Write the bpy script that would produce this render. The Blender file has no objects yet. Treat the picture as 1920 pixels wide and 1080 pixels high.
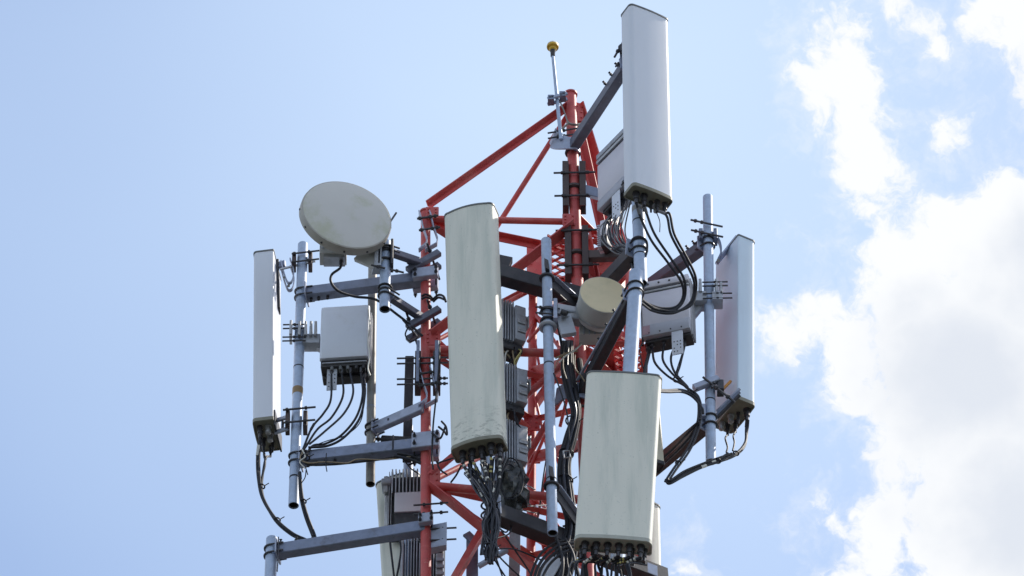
import bpy, bmesh, math, random
from mathutils import Vector, Matrix, noise as mnoise
random.seed(7)
V = Vector
SC = bpy.context.scene
COL = SC.collection

# ------------------------------------------------------------------ camera
FPX = 10000.0                                   # focal length in photo pixels (1920 wide)
CAM = V((0.0, -28.2843, 1.7157))                # 40 m from the mast head, looking up at 45 degrees
TGT = V((0.0, 0.0, 30.0))
FWD = (TGT - CAM).normalized(); RGT = V((1, 0, 0)); UPV = RGT.cross(FWD)
cd = bpy.data.cameras.new('camera'); co = bpy.data.objects.new('camera', cd); COL.objects.link(co)
cd.sensor_width = 36.0; cd.lens = 36.0 * FPX / 1920.0; cd.clip_start = 0.5; cd.clip_end = 6000
co.location = CAM; co.rotation_euler = (math.radians(135), 0, 0)
SC.camera = co
SC.render.resolution_x = 1024; SC.render.resolution_y = 576

# ------------------------------------------------------------------ light
SUN_EL = math.radians(52); SUN_AZ = math.atan2(0.88, 0.46)     # to the right and a little behind the mast
SUND = V((math.sin(SUN_AZ)*math.cos(SUN_EL), math.cos(SUN_AZ)*math.cos(SUN_EL), math.sin(SUN_EL)))
sd = bpy.data.lights.new('sun', 'SUN'); so = bpy.data.objects.new('sun', sd); COL.objects.link(so)
sd.energy = 2.1; sd.angle = math.radians(0.55); sd.color = (1.0, 0.93, 0.83)
so.rotation_euler = (-SUND).to_track_quat('-Z', 'Y').to_euler(); so.location = (6, 3, 45)
SC.view_settings.view_transform = 'Standard'; SC.view_settings.look = 'None'
SC.view_settings.exposure = 1.02; SC.view_settings.gamma = 1.0
SC.view_settings.use_curve_mapping = False

def pdir(x, y):
    return (FWD + RGT*((x-960)/FPX) + UPV*((540-y)/FPX))
def P(x, y, Y):                                  # photo pixel at world depth Y
    d = pdir(x, y); return CAM + d*((Y-CAM.y)/d.y)
def PZ(x, y, Z):
    d = pdir(x, y); return CAM + d*((Z-CAM.z)/d.z)

# ------------------------------------------------------------------ sky with clouds (world)
def make_world():
    w = bpy.data.worlds.new('World'); SC.world = w; w.use_nodes = True
    nt = w.node_tree; N = nt.nodes; L = nt.links; N.clear()
    out = N.new('ShaderNodeOutputWorld'); bg = N.new('ShaderNodeBackground'); bg.inputs['Strength'].default_value = 0.1
    L.new(bg.outputs[0], out.inputs[0])
    sky = N.new('ShaderNodeTexSky'); sky.sky_type = 'NISHITA'; sky.sun_disc = False
    sky.sun_elevation = SUN_EL; sky.sun_rotation = SUN_AZ; sky.air_density = 1.0; sky.dust_density = 1.2; sky.ozone_density = 1.6; sky.altitude = 50
    tc = N.new('ShaderNodeTexCoord'); D = tc.outputs['Generated']
    def math_(op, a, b=None, clamp=False):
        m = N.new('ShaderNodeMath'); m.operation = op; m.use_clamp = clamp
        for i, v in enumerate((a, b)):
            if v is None: continue
            if isinstance(v, (int, float)): m.inputs[i].default_value = v
            else: L.new(v, m.inputs[i])
        return m.outputs[0]
    def noise_(scale, detail, rough, vec=D, off=(0, 0, 0)):
        n = N.new('ShaderNodeTexNoise'); n.inputs['Scale'].default_value = scale; n.inputs['Detail'].default_value = detail; n.inputs['Roughness'].default_value = rough
        mp = N.new('ShaderNodeMapping'); mp.inputs['Location'].default_value = off; L.new(vec, mp.inputs['Vector']); L.new(mp.outputs[0], n.inputs['Vector'])
        return n
    # directions warped by turbulence, so that cloud edges billow and fray
    def warp(vec, scale, det, amt, off):
        wn = noise_(scale, det, 0.6, vec, off)
        sub = N.new('ShaderNodeVectorMath'); sub.operation = 'SUBTRACT'; L.new(wn.outputs['Color'], sub.inputs[0]); sub.inputs[1].default_value = (.5, .5, .5)
        scl = N.new('ShaderNodeVectorMath'); scl.operation = 'SCALE'; L.new(sub.outputs[0], scl.inputs[0]); scl.inputs['Scale'].default_value = amt
        wd = N.new('ShaderNodeVectorMath'); wd.operation = 'ADD'; L.new(vec, wd.inputs[0]); L.new(scl.outputs[0], wd.inputs[1]); return wd.outputs[0]
    W1 = warp(D, 60, 4, 0.016, (3.1, 1.7, 0.4))
    # cloud masses: heaps standing in given directions of the sky
    heaps = [(1605, 45, 75), (1590, 140, 95), (1612, 225, 95), (1635, 310, 82), (1652, 375, 74), (1600, 95, 85), (1602, 182, 95), (1625, 268, 88), (1660, 430, 70), (1545, 210, 50), (1690, 5, 50), (1512, 165, 40), (1560, 70, 45),
             (1915, 40, 130), (1990, 120, 150), (1838, 60, 38), (1800, 240, 36), (1770, 252, 34), (1750, 235, 20), (1745, 60, 36),
             (1900, 480, 250), (1790, 430, 140), (1690, 470, 110), (1715, 560, 160), (1465, 615, 62), (1530, 600, 85), (1600, 655, 115),
             (1820, 720, 290), (1640, 730, 105), (1690, 830, 115), (1540, 925, 34), (1570, 955, 36), (1610, 970, 36), (1670, 950, 80), (1640, 1030, 80), (1600, 1075, 55),
             (1890, 980, 300), (2250, 600, 420), (2300, 1100, 520), (1800, 1300, 330), (2700, 800, 700), (1285, 1060, 26),
             (-900, 300, 420), (-1300, 500, 380), (-600, -900, 300), (900, -1500, 420), (1500, -1700, 500), (700, 2300, 420)]
    S = None; SB = None
    for (x, y, r) in heaps:
        vd = N.new('ShaderNodeVectorMath'); vd.operation = 'DISTANCE'; L.new(W1, vd.inputs[0]); vd.inputs[1].default_value = pdir(x, y).normalized()
        s = math_('SUBTRACT', r*0.7071/FPX, vd.outputs['Value'])          # signed depth into the heap
        if S is None: S = s
        else:
            m = N.new('ShaderNodeMath'); m.operation = 'SMOOTH_MAX'; L.new(S, m.inputs[0]); L.new(s, m.inputs[1]); m.inputs[2].default_value = 0.0025; S = m.outputs[0]
        if r > 140: SB = s if SB is None else math_('MAXIMUM', SB, s)
    S = math_('MULTIPLY', S, 150.0)
    # the rest of the sky: scattered cumulus
    far = noise_(5, 3, 0.55, off=(5.3, 0.2, 1.0))
    farS = math_('MULTIPLY', math_('SUBTRACT', far.outputs['Fac'], CUMULUS), 14.0)
    vc = N.new('ShaderNodeVectorMath'); vc.operation = 'DISTANCE'; L.new(D, vc.inputs[0]); vc.inputs[1].default_value = pdir(750, 540).normalized()
    farS = math_('SUBTRACT', farS, math_('MULTIPLY', math_('MAXIMUM', math_('SUBTRACT', 0.16, vc.outputs['Value']), 0.0), 90.0))   # the open blue between the clouds
    S = math_('MAXIMUM', S, farS)
    n1 = noise_(120, 8, 0.64, vec=W1)
    dens = math_('ADD', math_('MINIMUM', S, 1.0), math_('MULTIPLY', math_('SUBTRACT', n1.outputs['Fac'], 0.5), 3.0))
    mr = N.new('ShaderNodeMapRange'); mr.interpolation_type = 'SMOOTHSTEP'; L.new(dens, mr.inputs['Value'])
    mr.inputs['From Min'].default_value = -0.30; mr.inputs['From Max'].default_value = 0.46
    # thin torn veils hanging round the heaps
    mv = N.new('ShaderNodeMapRange'); mv.interpolation_type = 'SMOOTHSTEP'
    L.new(math_('ADD', math_('MULTIPLY', math_('MINIMUM', S, 1.0), 0.55), math_('MULTIPLY', math_('SUBTRACT', n1.outputs['Fac'], 0.5), 3.4)), mv.inputs['Value'])
    mv.inputs['From Min'].default_value = -0.6; mv.inputs['From Max'].default_value = 0.5
    alpha = math_('MAXIMUM', math_('MULTIPLY', mr.outputs[0], 0.96), math_('MULTIPLY', mv.outputs[0], 0.36))
    # thick hearts of the clouds are greyer than their sunlit rims
    n2 = noise_(26, 5, 0.5, off=(1, 4, 2))
    th = N.new('ShaderNodeMapRange'); th.interpolation_type = 'SMOOTHSTEP'
    L.new(math_('ADD', math_('MULTIPLY', math_('MINIMUM', SB, 0.02), 45.0), math_('MULTIPLY', math_('SUBTRACT', n2.outputs['Fac'], 0.5), 2.2)), th.inputs['Value'])
    th.inputs['From Min'].default_value = 0.0; th.inputs['From Max'].default_value = 0.95
    cm = N.new('ShaderNodeMix'); cm.data_type = 'RGBA'; L.new(th.outputs[0], cm.inputs[0])
    cm.inputs[6].default_value = (4.95, 5.0, 5.05, 1); cm.inputs[7].default_value = (3.85, 4.05, 4.4, 1)
    # thin high veil that pales the blue
    vn = noise_(7, 2, 0.5, off=(2.4, 1, 3.6)); vr = N.new('ShaderNodeMapRange'); L.new(vn.outputs['Fac'], vr.inputs['Value'])
    vr.inputs['From Min'].default_value = 0.3; vr.inputs['From Max'].default_value = 0.7; vr.inputs['To Min'].default_value = -0.06; vr.inputs['To Max'].default_value = 0.06
    vg = N.new('ShaderNodeVectorMath'); vg.operation = 'DISTANCE'; L.new(D, vg.inputs[0]); vg.inputs[1].default_value = pdir(1150, 380).normalized()
    vf = N.new('ShaderNodeMapRange'); L.new(vg.outputs['Value'], vf.inputs['Value']); vf.inputs['From Min'].default_value = 0.02; vf.inputs['From Max'].default_value = 0.13; vf.inputs['To Min'].default_value = VEIL[1]; vf.inputs['To Max'].default_value = VEIL[0]
    vr = type('o', (), {'outputs': [math_('ADD', vr.outputs[0], vf.outputs[0])]})
    vm = N.new('ShaderNodeMix'); vm.data_type = 'RGBA'; L.new(vr.outputs[0], vm.inputs[0]); L.new(sky.outputs[0], vm.inputs[6]); vm.inputs[7].default_value = VEILC
    fm = N.new('ShaderNodeMix'); fm.data_type = 'RGBA'; L.new(alpha, fm.inputs[0]); L.new(vm.outputs[2], fm.inputs[6]); L.new(cm.outputs[2], fm.inputs[7])
    L.new(fm.outputs[2], bg.inputs['Color'])
VEIL = (0.13, 0.40); VEILC = (4.75, 5.75, 6.6, 1); CUMULUS = 0.535
make_world()

# ------------------------------------------------------------------ materials
MATS = {}
def mat(name, col, rough=0.5, metal=0.0, var=0.12, scale=14.0, stretch=(1, 1, 1), dirt=None, dirt_amt=0.0, dirt_scale=6.0, dthr=(.5, .74), bump=0.0, bscale=60.0, spots=None, spec=0.5, chips=None, scuff=None):
    m = bpy.data.materials.new(name); m.use_nodes = True; MATS[name] = m
    nt = m.node_tree; N = nt.nodes; L = nt.links; b = N['Principled BSDF']
    tc = N.new('ShaderNodeTexCoord'); mp = N.new('ShaderNodeMapping'); mp.inputs['Scale'].default_value = stretch; L.new(tc.outputs['Object'], mp.inputs['Vector'])
    oi = N.new('ShaderNodeObjectInfo')
    n = N.new('ShaderNodeTexNoise'); n.noise_dimensions = '4D'; n.inputs['Scale'].default_value = scale; n.inputs['Detail'].default_value = 6; n.inputs['Roughness'].default_value = 0.6
    mw = N.new('ShaderNodeMath'); mw.operation = 'MULTIPLY'; mw.inputs[1].default_value = 30; L.new(oi.outputs['Random'], mw.inputs[0]); L.new(mw.outputs[0], n.inputs['W']); L.new(mp.outputs[0], n.inputs['Vector'])
    mr = N.new('ShaderNodeMapRange'); L.new(n.outputs['Fac'], mr.inputs['Value']); mr.inputs['From Min'].default_value = .25; mr.inputs['From Max'].default_value = .75
    mr.inputs['To Min'].default_value = 1-var; mr.inputs['To Max'].default_value = 1+var
    mx = N.new('ShaderNodeVectorMath'); mx.operation = 'SCALE'; mx.inputs[0].default_value = col; L.new(mr.outputs[0], mx.inputs['Scale'])
    cur = mx.outputs[0]
    if dirt:
        dn = N.new('ShaderNodeTexNoise'); dn.noise_dimensions = '4D'; dn.inputs['Scale'].default_value = dirt_scale; dn.inputs['Detail'].default_value = 8; dn.inputs['Roughness'].default_value = .68
        L.new(mp.outputs[0], dn.inputs['Vector']); L.new(mw.outputs[0], dn.inputs['W'])
        dr = N.new('ShaderNodeMapRange'); dr.interpolation_type = 'SMOOTHSTEP'; L.new(dn.outputs['Fac'], dr.inputs['Value']); dr.inputs['From Min'].default_value = dthr[0]; dr.inputs['From Max'].default_value = dthr[1]; dr.inputs['To Max'].default_value = dirt_amt
        dm = N.new('ShaderNodeMix'); dm.data_type = 'RGBA'; L.new(dr.outputs[0], dm.inputs[0]); L.new(cur, dm.inputs[6]); dm.inputs[7].default_value = (*dirt, 1); cur = dm.outputs[2]
    if spots:
        sn = N.new('ShaderNodeTexNoise'); sn.inputs['Scale'].default_value = 34; sn.inputs['Detail'].default_value = 4; L.new(tc.outputs['Object'], sn.inputs['Vector'])
        sr = N.new('ShaderNodeMapRange'); L.new(sn.outputs['Fac'], sr.inputs['Value']); sr.inputs['From Min'].default_value = .66; sr.inputs['From Max'].default_value = .72; sr.inputs['To Max'].default_value = .75
        sm = N.new('ShaderNodeMix'); sm.data_type = 'RGBA'; L.new(sr.outputs[0], sm.inputs[0]); L.new(cur, sm.inputs[6]); sm.inputs[7].default_value = (*spots, 1); cur = sm.outputs[2]
    if chips:                                    # rust chips along the paint
        vo = N.new('ShaderNodeTexNoise'); vo.inputs['Scale'].default_value = 70; vo.inputs['Detail'].default_value = 3; L.new(tc.outputs['Object'], vo.inputs['Vector'])
        vr_ = N.new('ShaderNodeMapRange'); L.new(vo.outputs['Fac'], vr_.inputs['Value']); vr_.inputs['From Min'].default_value = .68; vr_.inputs['From Max'].default_value = .71; vr_.inputs['To Max'].default_value = .8
        vm_ = N.new('ShaderNodeMix'); vm_.data_type = 'RGBA'; L.new(vr_.outputs[0], vm_.inputs[0]); L.new(cur, vm_.inputs[6]); vm_.inputs[7].default_value = (*chips, 1); cur = vm_.outputs[2]
    if scuff:                                    # scrapes gathered near the lower end of the casing
        sx = N.new('ShaderNodeSeparateXYZ'); L.new(tc.outputs['Object'], sx.inputs[0])
        zr = N.new('ShaderNodeMapRange'); zr.interpolation_type = 'SMOOTHSTEP'; L.new(sx.outputs['Z'], zr.inputs['Value']); zr.inputs['From Min'].default_value = .0; zr.inputs['From Max'].default_value = .42; zr.inputs['To Min'].default_value = 1.0; zr.inputs['To Max'].default_value = 0.0
        mp2 = N.new('ShaderNodeMapping'); mp2.inputs['Scale'].default_value = (1, 1, 2.2); mp2.inputs['Rotation'].default_value = (0, .5, 0); L.new(tc.outputs['Object'], mp2.inputs['Vector'])
        sn2 = N.new('ShaderNodeTexNoise'); sn2.inputs['Scale'].default_value = 13; sn2.inputs['Detail'].default_value = 9; sn2.inputs['Roughness'].default_value = .72; L.new(mp2.outputs[0], sn2.inputs['Vector'])
        sr2 = N.new('ShaderNodeMapRange'); L.new(sn2.outputs['Fac'], sr2.inputs['Value']); sr2.inputs['From Min'].default_value = .52; sr2.inputs['From Max'].default_value = .60; sr2.inputs['To Max'].default_value = .8
        mm2 = N.new('ShaderNodeMath'); mm2.operation = 'MULTIPLY'; L.new(zr.outputs[0], mm2.inputs[0]); L.new(sr2.outputs[0], mm2.inputs[1])
        sm2 = N.new('ShaderNodeMix'); sm2.data_type = 'RGBA'; L.new(mm2.outputs[0], sm2.inputs[0]); L.new(cur, sm2.inputs[6]); sm2.inputs[7].default_value = (*scuff, 1); cur = sm2.outputs[2]
    L.new(cur, b.inputs['Base Color'])
    b.inputs['Metallic'].default_value = metal; b.inputs['Specular IOR Level'].default_value = spec
    rr = N.new('ShaderNodeMapRange'); L.new(n.outputs['Fac'], rr.inputs['Value']); rr.inputs['To Min'].default_value = max(.05, rough-.12); rr.inputs['To Max'].default_value = min(1, rough+.12); L.new(rr.outputs[0], b.inputs['Roughness'])
    if bump:
        bn = N.new('ShaderNodeTexNoise'); bn.inputs['Scale'].default_value = bscale; bn.inputs['Detail'].default_value = 4; L.new(tc.outputs['Object'], bn.inputs['Vector'])
        bp = N.new('ShaderNodeBump'); bp.inputs['Strength'].default_value = bump; bp.inputs['Distance'].default_value = .004; L.new(bn.outputs['Fac'], bp.inputs['Height']); L.new(bp.outputs[0], b.inputs['Normal'])
    return m
mat('red_paint', (.59, .090, .088), .5, var=.16, scale=9, dirt=(.66, .24, .21), dirt_amt=.6, dirt_scale=4, dthr=(.46, .68), bump=.15, spots=(.66, .30, .25), chips=(.16, .07, .05))
mat('galvanised', (.43, .53, .71), .45, .15, var=.16, scale=26, dirt=(.30, .34, .42), dirt_amt=.6, dirt_scale=9, bump=.08)
mat('galvanised_brown', (.28, .275, .26), .5, .2, var=.15, scale=20, dirt=(.17, .15, .13), dirt_amt=.6, dirt_scale=8, bump=.08)
mat('arm_steel', (.225, .265, .375), .45, .3, var=.2, scale=18, dirt=(.10, .09, .09), dirt_amt=.7, dirt_scale=10, bump=.1, spots=(.30, .31, .34))
mat('arm_steel_light', (.40, .45, .58), .45, .25, var=.18, scale=18, dirt=(.17, .17, .19), dirt_amt=.6, dirt_scale=10, bump=.1)
mat('slate_steel', (.14, .15, .20), .45, .25, var=.2, scale=18, dirt=(.09, .085, .09), dirt_amt=.7, dirt_scale=10, bump=.1, spots=(.24, .25, .30))
mat('black_steel', (.045, .045, .055), .5, .2, var=.3, scale=18, dirt=(.10, .09, .085), dirt_amt=.6, dirt_scale=10, bump=.1)
mat('brown_steel', (.085, .06, .06), .55, .15, var=.25, scale=16, dirt=(.14, .10, .09), dirt_amt=.7, dirt_scale=9, bump=.1)
mat('bolt_steel', (.07, .07, .08), .4, .5, var=.3, scale=40)
mat('zinc', (.45, .46, .48), .38, .5, var=.2, scale=30, dirt=(.2, .2, .2), dirt_amt=.6)
mat('radome_white', (.76, .80, .89), .42, var=.035, scale=5, stretch=(1, 1, .25), dirt=(.50, .53, .58), dirt_amt=.30, dirt_scale=4, bump=.03)
mat('radome_bounce_offset', (.68, .81, .95), .42, var=.04, scale=5, stretch=(1, 1, .3), dirt=(.52, .58, .68), dirt_amt=.35, dirt_scale=4, bump=.03)  # white radome tinted bluer to offset red light bounced off the tower
mat('radome_olive', (.81, .805, .715), .5, var=.045, scale=8, stretch=(1.6, 1.6, .16), dirt=(.58, .62, .55), dirt_amt=.75, dirt_scale=5, dthr=(.45, .68), bump=.05, spots=(.68, .70, .63), chips=(.56, .58, .50))
mat('radome_olive_scuffed', (.80, .795, .705), .5, var=.045, scale=8, stretch=(1.6, 1.6, .14), dirt=(.57, .61, .54), dirt_amt=.75, dirt_scale=5, dthr=(.45, .68), bump=.05, spots=(.67, .69, .62), chips=(.55, .57, .49), scuff=(.33, .34, .29))
mat('radome_beige', (.66, .61, .47), .45, var=.05, scale=6, dirt=(.45, .40, .30), dirt_amt=.3)
mat('cap_grey', (.16, .17, .18), .5, var=.15, scale=20)
mat('cap_pale', (.44, .45, .40), .55, var=.12, scale=16, dirt=(.25, .25, .21), dirt_amt=.6, dirt_scale=9)
mat('cap_olive', (.24, .235, .185), .55, var=.18, scale=16, dirt=(.13, .13, .10), dirt_amt=.85, dirt_scale=12)
mat('dish_cloth', (.66, .65, .63), .55, var=.06, scale=3, dirt=(.53, .54, .42), dirt_amt=.9, dirt_scale=3.2, dthr=(.46, .66), bump=.04)
mat('dish_rim', (.46, .445, .41), .5, var=.08, scale=10, dirt=(.30, .29, .25), dirt_amt=.6, dirt_scale=12)
mat('drum_yellow', (.82, .70, .47), .55, var=.05, scale=4, dirt=(.55, .50, .30), dirt_amt=.4, dirt_scale=5)
mat('drum_grey', (.55, .56, .55), .5, var=.08, scale=8, dirt=(.38, .38, .36), dirt_amt=.5)
mat('unit_white', (.75, .80, .91), .45, var=.05, scale=6, dirt=(.45, .45, .45), dirt_amt=.35, dirt_scale=6, bump=.03)
mat('unit_lilac', (.72, .71, .79), .42, var=.05, scale=6, dirt=(.52, .50, .55), dirt_amt=.35, dirt_scale=6)
mat('unit_grey', (.44, .47, .53), .45, .15, var=.14, scale=16, dirt=(.2, .2, .2), dirt_amt=.6, dirt_scale=14)
mat('unit_band', (.46, .48, .55), .4, .1, var=.06, scale=8)
mat('unit_dark', (.035, .035, .042), .5, var=.3, scale=20, dirt=(.10, .095, .085), dirt_amt=.7, dirt_scale=20)
mat('smudge_red', (.50, .33, .38), .45, var=.2, scale=14)
mat('cable_black', (.018, .020, .030), .62, var=.4, scale=20, dirt=(.07, .065, .06), dirt_amt=.5, dirt_scale=25)
mat('cable_navy', (.03, .035, .055), .4, var=.3, scale=20)
mat('cable_grey', (.20, .20, .22), .45, var=.2, scale=20, dirt=(.12, .12, .12), dirt_amt=.6, dirt_scale=30)
mat('cable_tan', (.33, .26, .17), .5, var=.2, scale=20)
mat('tape_yellow', (.62, .56, .22), .5, var=.1)
mat('tape_brown', (.30, .20, .10), .6, var=.2)
mat('tape_white', (.66, .66, .62), .5, var=.15, scale=30)
mat('wrap_black', (.030, .034, .036), .28, var=.3, scale=9, dirt=(.30, .32, .31), dirt_amt=.85, dirt_scale=9, bump=.7, bscale=18)
mat('beacon_yellow', (.68, .42, .035), .35, var=.06)
mat('beacon_white', (.72, .70, .62), .35, var=.05)
mat('orange_paint', (.55, .23, .03), .5, var=.15)
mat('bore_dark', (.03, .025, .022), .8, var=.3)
mat('print_dark', (.05, .05, .06), .5, var=.1)
mat('concrete', (.36, .35, .33), .85, var=.15, scale=6, dirt=(.22, .21, .19), dirt_amt=.6, bump=.4)
mat('ground', (.05, .055, .05), .95, var=.3, scale=.35, dirt=(.10, .09, .07), dirt_amt=.8, dirt_scale=.12, bump=.5, bscale=3)

# ------------------------------------------------------------------ mesh builder
def frame(d, up=V((0, 0, 1))):
    d = d.normalized(); s = d.cross(up)
    if s.length < 1e-4: s = d.cross(V((0, 1, 0)))
    s.normalize(); u = s.cross(d).normalized(); return d, s, u
class MB:
    def __init__(self): self.v = []; self.f = []
    def ring(self, pts): i = len(self.v); self.v += [V(p) for p in pts]; return list(range(i, i+len(pts)))
    def loft(self, rings, cap=(True, True), close=True):
        R = [self.ring(r) for r in rings]; n = len(R[0])
        for a, b in zip(R, R[1:]):
            for k in range(n if close else n-1):
                j = (k+1) % n; self.f.append((a[k], a[j], b[j], b[k]))
        if cap[0]: self.f.append(tuple(reversed(R[0])))
        if cap[1]: self.f.append(tuple(R[-1]))
        return self
    def circ(self, c, s, u, r, n): return [c + s*(r*math.cos(2*math.pi*k/n)) + u*(r*math.sin(2*math.pi*k/n)) for k in range(n)]
    def tube(self, a, b, r, r2=None, n=14, cap=(True, True)):
        d, s, u = frame(b-a); r2 = r if r2 is None else r2
        return self.loft([self.circ(a, s, u, r, n), self.circ(b, s, u, r2, n)], cap)
    def pipe(self, a, b, r, wall=.006, n=22):
        d, s, u = frame(b-a); c = self.circ; ri = r-wall
        return self.loft([c(a, s, u, ri, n), c(a, s, u, r, n), c(b, s, u, r, n), c(b, s, u, ri, n), c(a, s, u, ri, n)], (False, False))
    def prof(self, a, b, pts, up=V((0, 0, 1)), cap=(True, True)):
        d, s, u = frame(b-a, up); return self.loft([[a+s*x+u*y for x, y in pts], [b+s*x+u*y for x, y in pts]], cap)
    def beam(self, a, b, w, h, up=V((0, 0, 1)), c=.005):
        w /= 2; h /= 2; c = min(c, w*.4, h*.4)
        return self.prof(a, b, [(-w+c, -h), (w-c, -h), (w, -h+c), (w, h-c), (w-c, h), (-w+c, h), (-w, h-c), (-w, -h+c)], up)
    def angle(self, a, b, w, t=.008, up=V((0, 0, 1)), fx=1, fy=1):
        pts = [(0, 0), (w, 0), (w, t), (t, t), (t, w), (0, w)]; pts = [((x-w*.35)*fx, (y-w*.35)*fy) for x, y in pts]
        if fx*fy < 0: pts.reverse()
        return self.prof(a, b, pts, up)
    def box(self, c, sx, sy, sz, X=V((1, 0, 0)), Y=V((0, 1, 0)), Z=V((0, 0, 1)), ch=.004):
        return self.beam(c-Z*(sz/2), c+Z*(sz/2), sx, sy, Y, ch) if True else self
    def path(self, pts, r, n=8, taper=None):
        rings = []; N = len(pts); s = None
        for i, p in enumerate(pts):
            d = (pts[min(i+1, N-1)] - pts[max(i-1, 0)])
            if d.length < 1e-9: d = V((0, 0, 1))
            d.normalize()
            if s is None: _, s, _ = frame(d, V((.3, .2, 1)))
            s = (s - d*s.dot(d)); s.normalize(); u = d.cross(s)
            rr = r if taper is None else r*taper(i/(N-1)); rings.append(self.circ(p, s, u, rr, n))
        return self.loft(rings)
    def strip(self, pts, w, t, side):
        rings = []; N = len(pts)
        for i, p in enumerate(pts):
            d = (pts[min(i+1, N-1)] - pts[max(i-1, 0)]).normalized(); s = (side - d*side.dot(d)).normalized(); u = d.cross(s)
            rings.append([p-s*w/2-u*t/2, p+s*w/2-u*t/2, p+s*w/2+u*t/2, p-s*w/2+u*t/2])
        return self.loft(rings)
    def lathe(self, c, axis, prof, n=24, up=V((0, 0, 1)), cap=(True, True)):
        d, s, u = frame(axis, up); return self.loft([self.circ(c+d*h, s, u, max(r, 1e-4), n) for r, h in prof], cap)
    def torus(self, c, axis, R, r, n=28, m=6, up=V((0, 0, 1)), a0=0, a1=2*math.pi):
        d, s, u = frame(axis, up); full = abs(a1-a0) > 6.28
        pts = [c + s*(R*math.cos(a0+(a1-a0)*k/n)) + u*(R*math.sin(a0+(a1-a0)*k/n)) for k in range(n+1)]
        return self.path(pts, r, m)
    def mesh(self, name, mt, loc, smooth=True):
        me = bpy.data.meshes.new(name); me.from_pydata([v-loc for v in self.v], [], self.f); me.validate(); me.update()
        bm = bmesh.new(); bm.from_mesh(me); bmesh.ops.recalc_face_normals(bm, faces=bm.faces); bm.to_mesh(me); bm.free()
        if smooth:
            me.polygons.foreach_set('use_smooth', [True]*len(me.polygons)); me.set_sharp_from_angle(angle=math.radians(38))
        me.materials.append(MATS[mt]); return me
def tag(o, label, cat, group=None):
    o['label'] = label; o['category'] = cat
    if group: o['group'] = group
    return o
class Thing:
    def __init__(self, name, label, cat, loc, group=None):
        self.o = bpy.data.objects.new(name, None); COL.objects.link(self.o); self.o.location = loc; self.loc = V(loc); self.o.empty_display_size = .1
        tag(self.o, label, cat, group)
    def part(self, name, mb, mt, parent=None, label=None, smooth=True, stuff=False):
        o = bpy.data.objects.new(name, mb.mesh(name, mt, self.loc, smooth)); COL.objects.link(o); o.parent = parent or self.o
        if label: o['label'] = label
        if stuff: o['kind'] = 'stuff'
        return o
def solo(name, label, cat, mb, mt, loc, group=None, smooth=True):
    o = bpy.data.objects.new(name, mb.mesh(name, mt, V(loc), smooth)); COL.objects.link(o); o.location = loc
    return tag(o, label, cat, group)
def crom(pts, k=8):
    if len(pts) < 3: return pts
    q = [pts[0]*2-pts[1]] + list(pts) + [pts[-1]*2-pts[-2]]; out = []
    for i in range(1, len(q)-2):
        a, b, c, d = q[i-1:i+3]
        for j in range(k):
            t = j/k; out.append(0.5*((2*b)+(c-a)*t+(2*a-5*b+4*c-d)*t*t+(3*b-a-3*c+d)*t**3))
    out.append(q[-2]); return out
def px(pts, Y):                                  # [(x, y) or (x, y, Y)] -> 3D points
    return [P(p[0], p[1], p[2] if len(p) > 2 else Y) for p in pts]
def pole_at(A, B, y):                            # point on segment A-B at photo row y
    def row(p): q = p-CAM; return 540-FPX*q.dot(UPV)/q.dot(FWD)
    ya, yb = row(A), row(B); t = (y-ya)/(yb-ya)
    for _ in range(4):
        yy = row(A.lerp(B, t)); t += (y-yy)/(yb-ya)
    return A.lerp(B, t)
XV, YV, ZV = V((1, 0, 0)), V((0, 1, 0)), V((0, 0, 1))

# ================================================================== ground
def ground():
    mb = MB(); n = 24; S = 2500.0
    g = [[None]*(n+1) for _ in range(n+1)]
    for i in range(n+1):
        for j in range(n+1):
            x = S*((i/n)*2-1); y = S*((j/n)*2-1); g[i][j] = len(mb.v); mb.v.append(V((x, y, 0)))
    for i in range(n):
        for j in range(n): mb.f.append((g[i][j], g[i+1][j], g[i+1][j+1], g[i][j+1]))
    o = bpy.data.objects.new('ground', mb.mesh('ground', 'ground', V((0, 0, 0)), False)); COL.objects.link(o); o['kind'] = 'structure'
ground()

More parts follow.
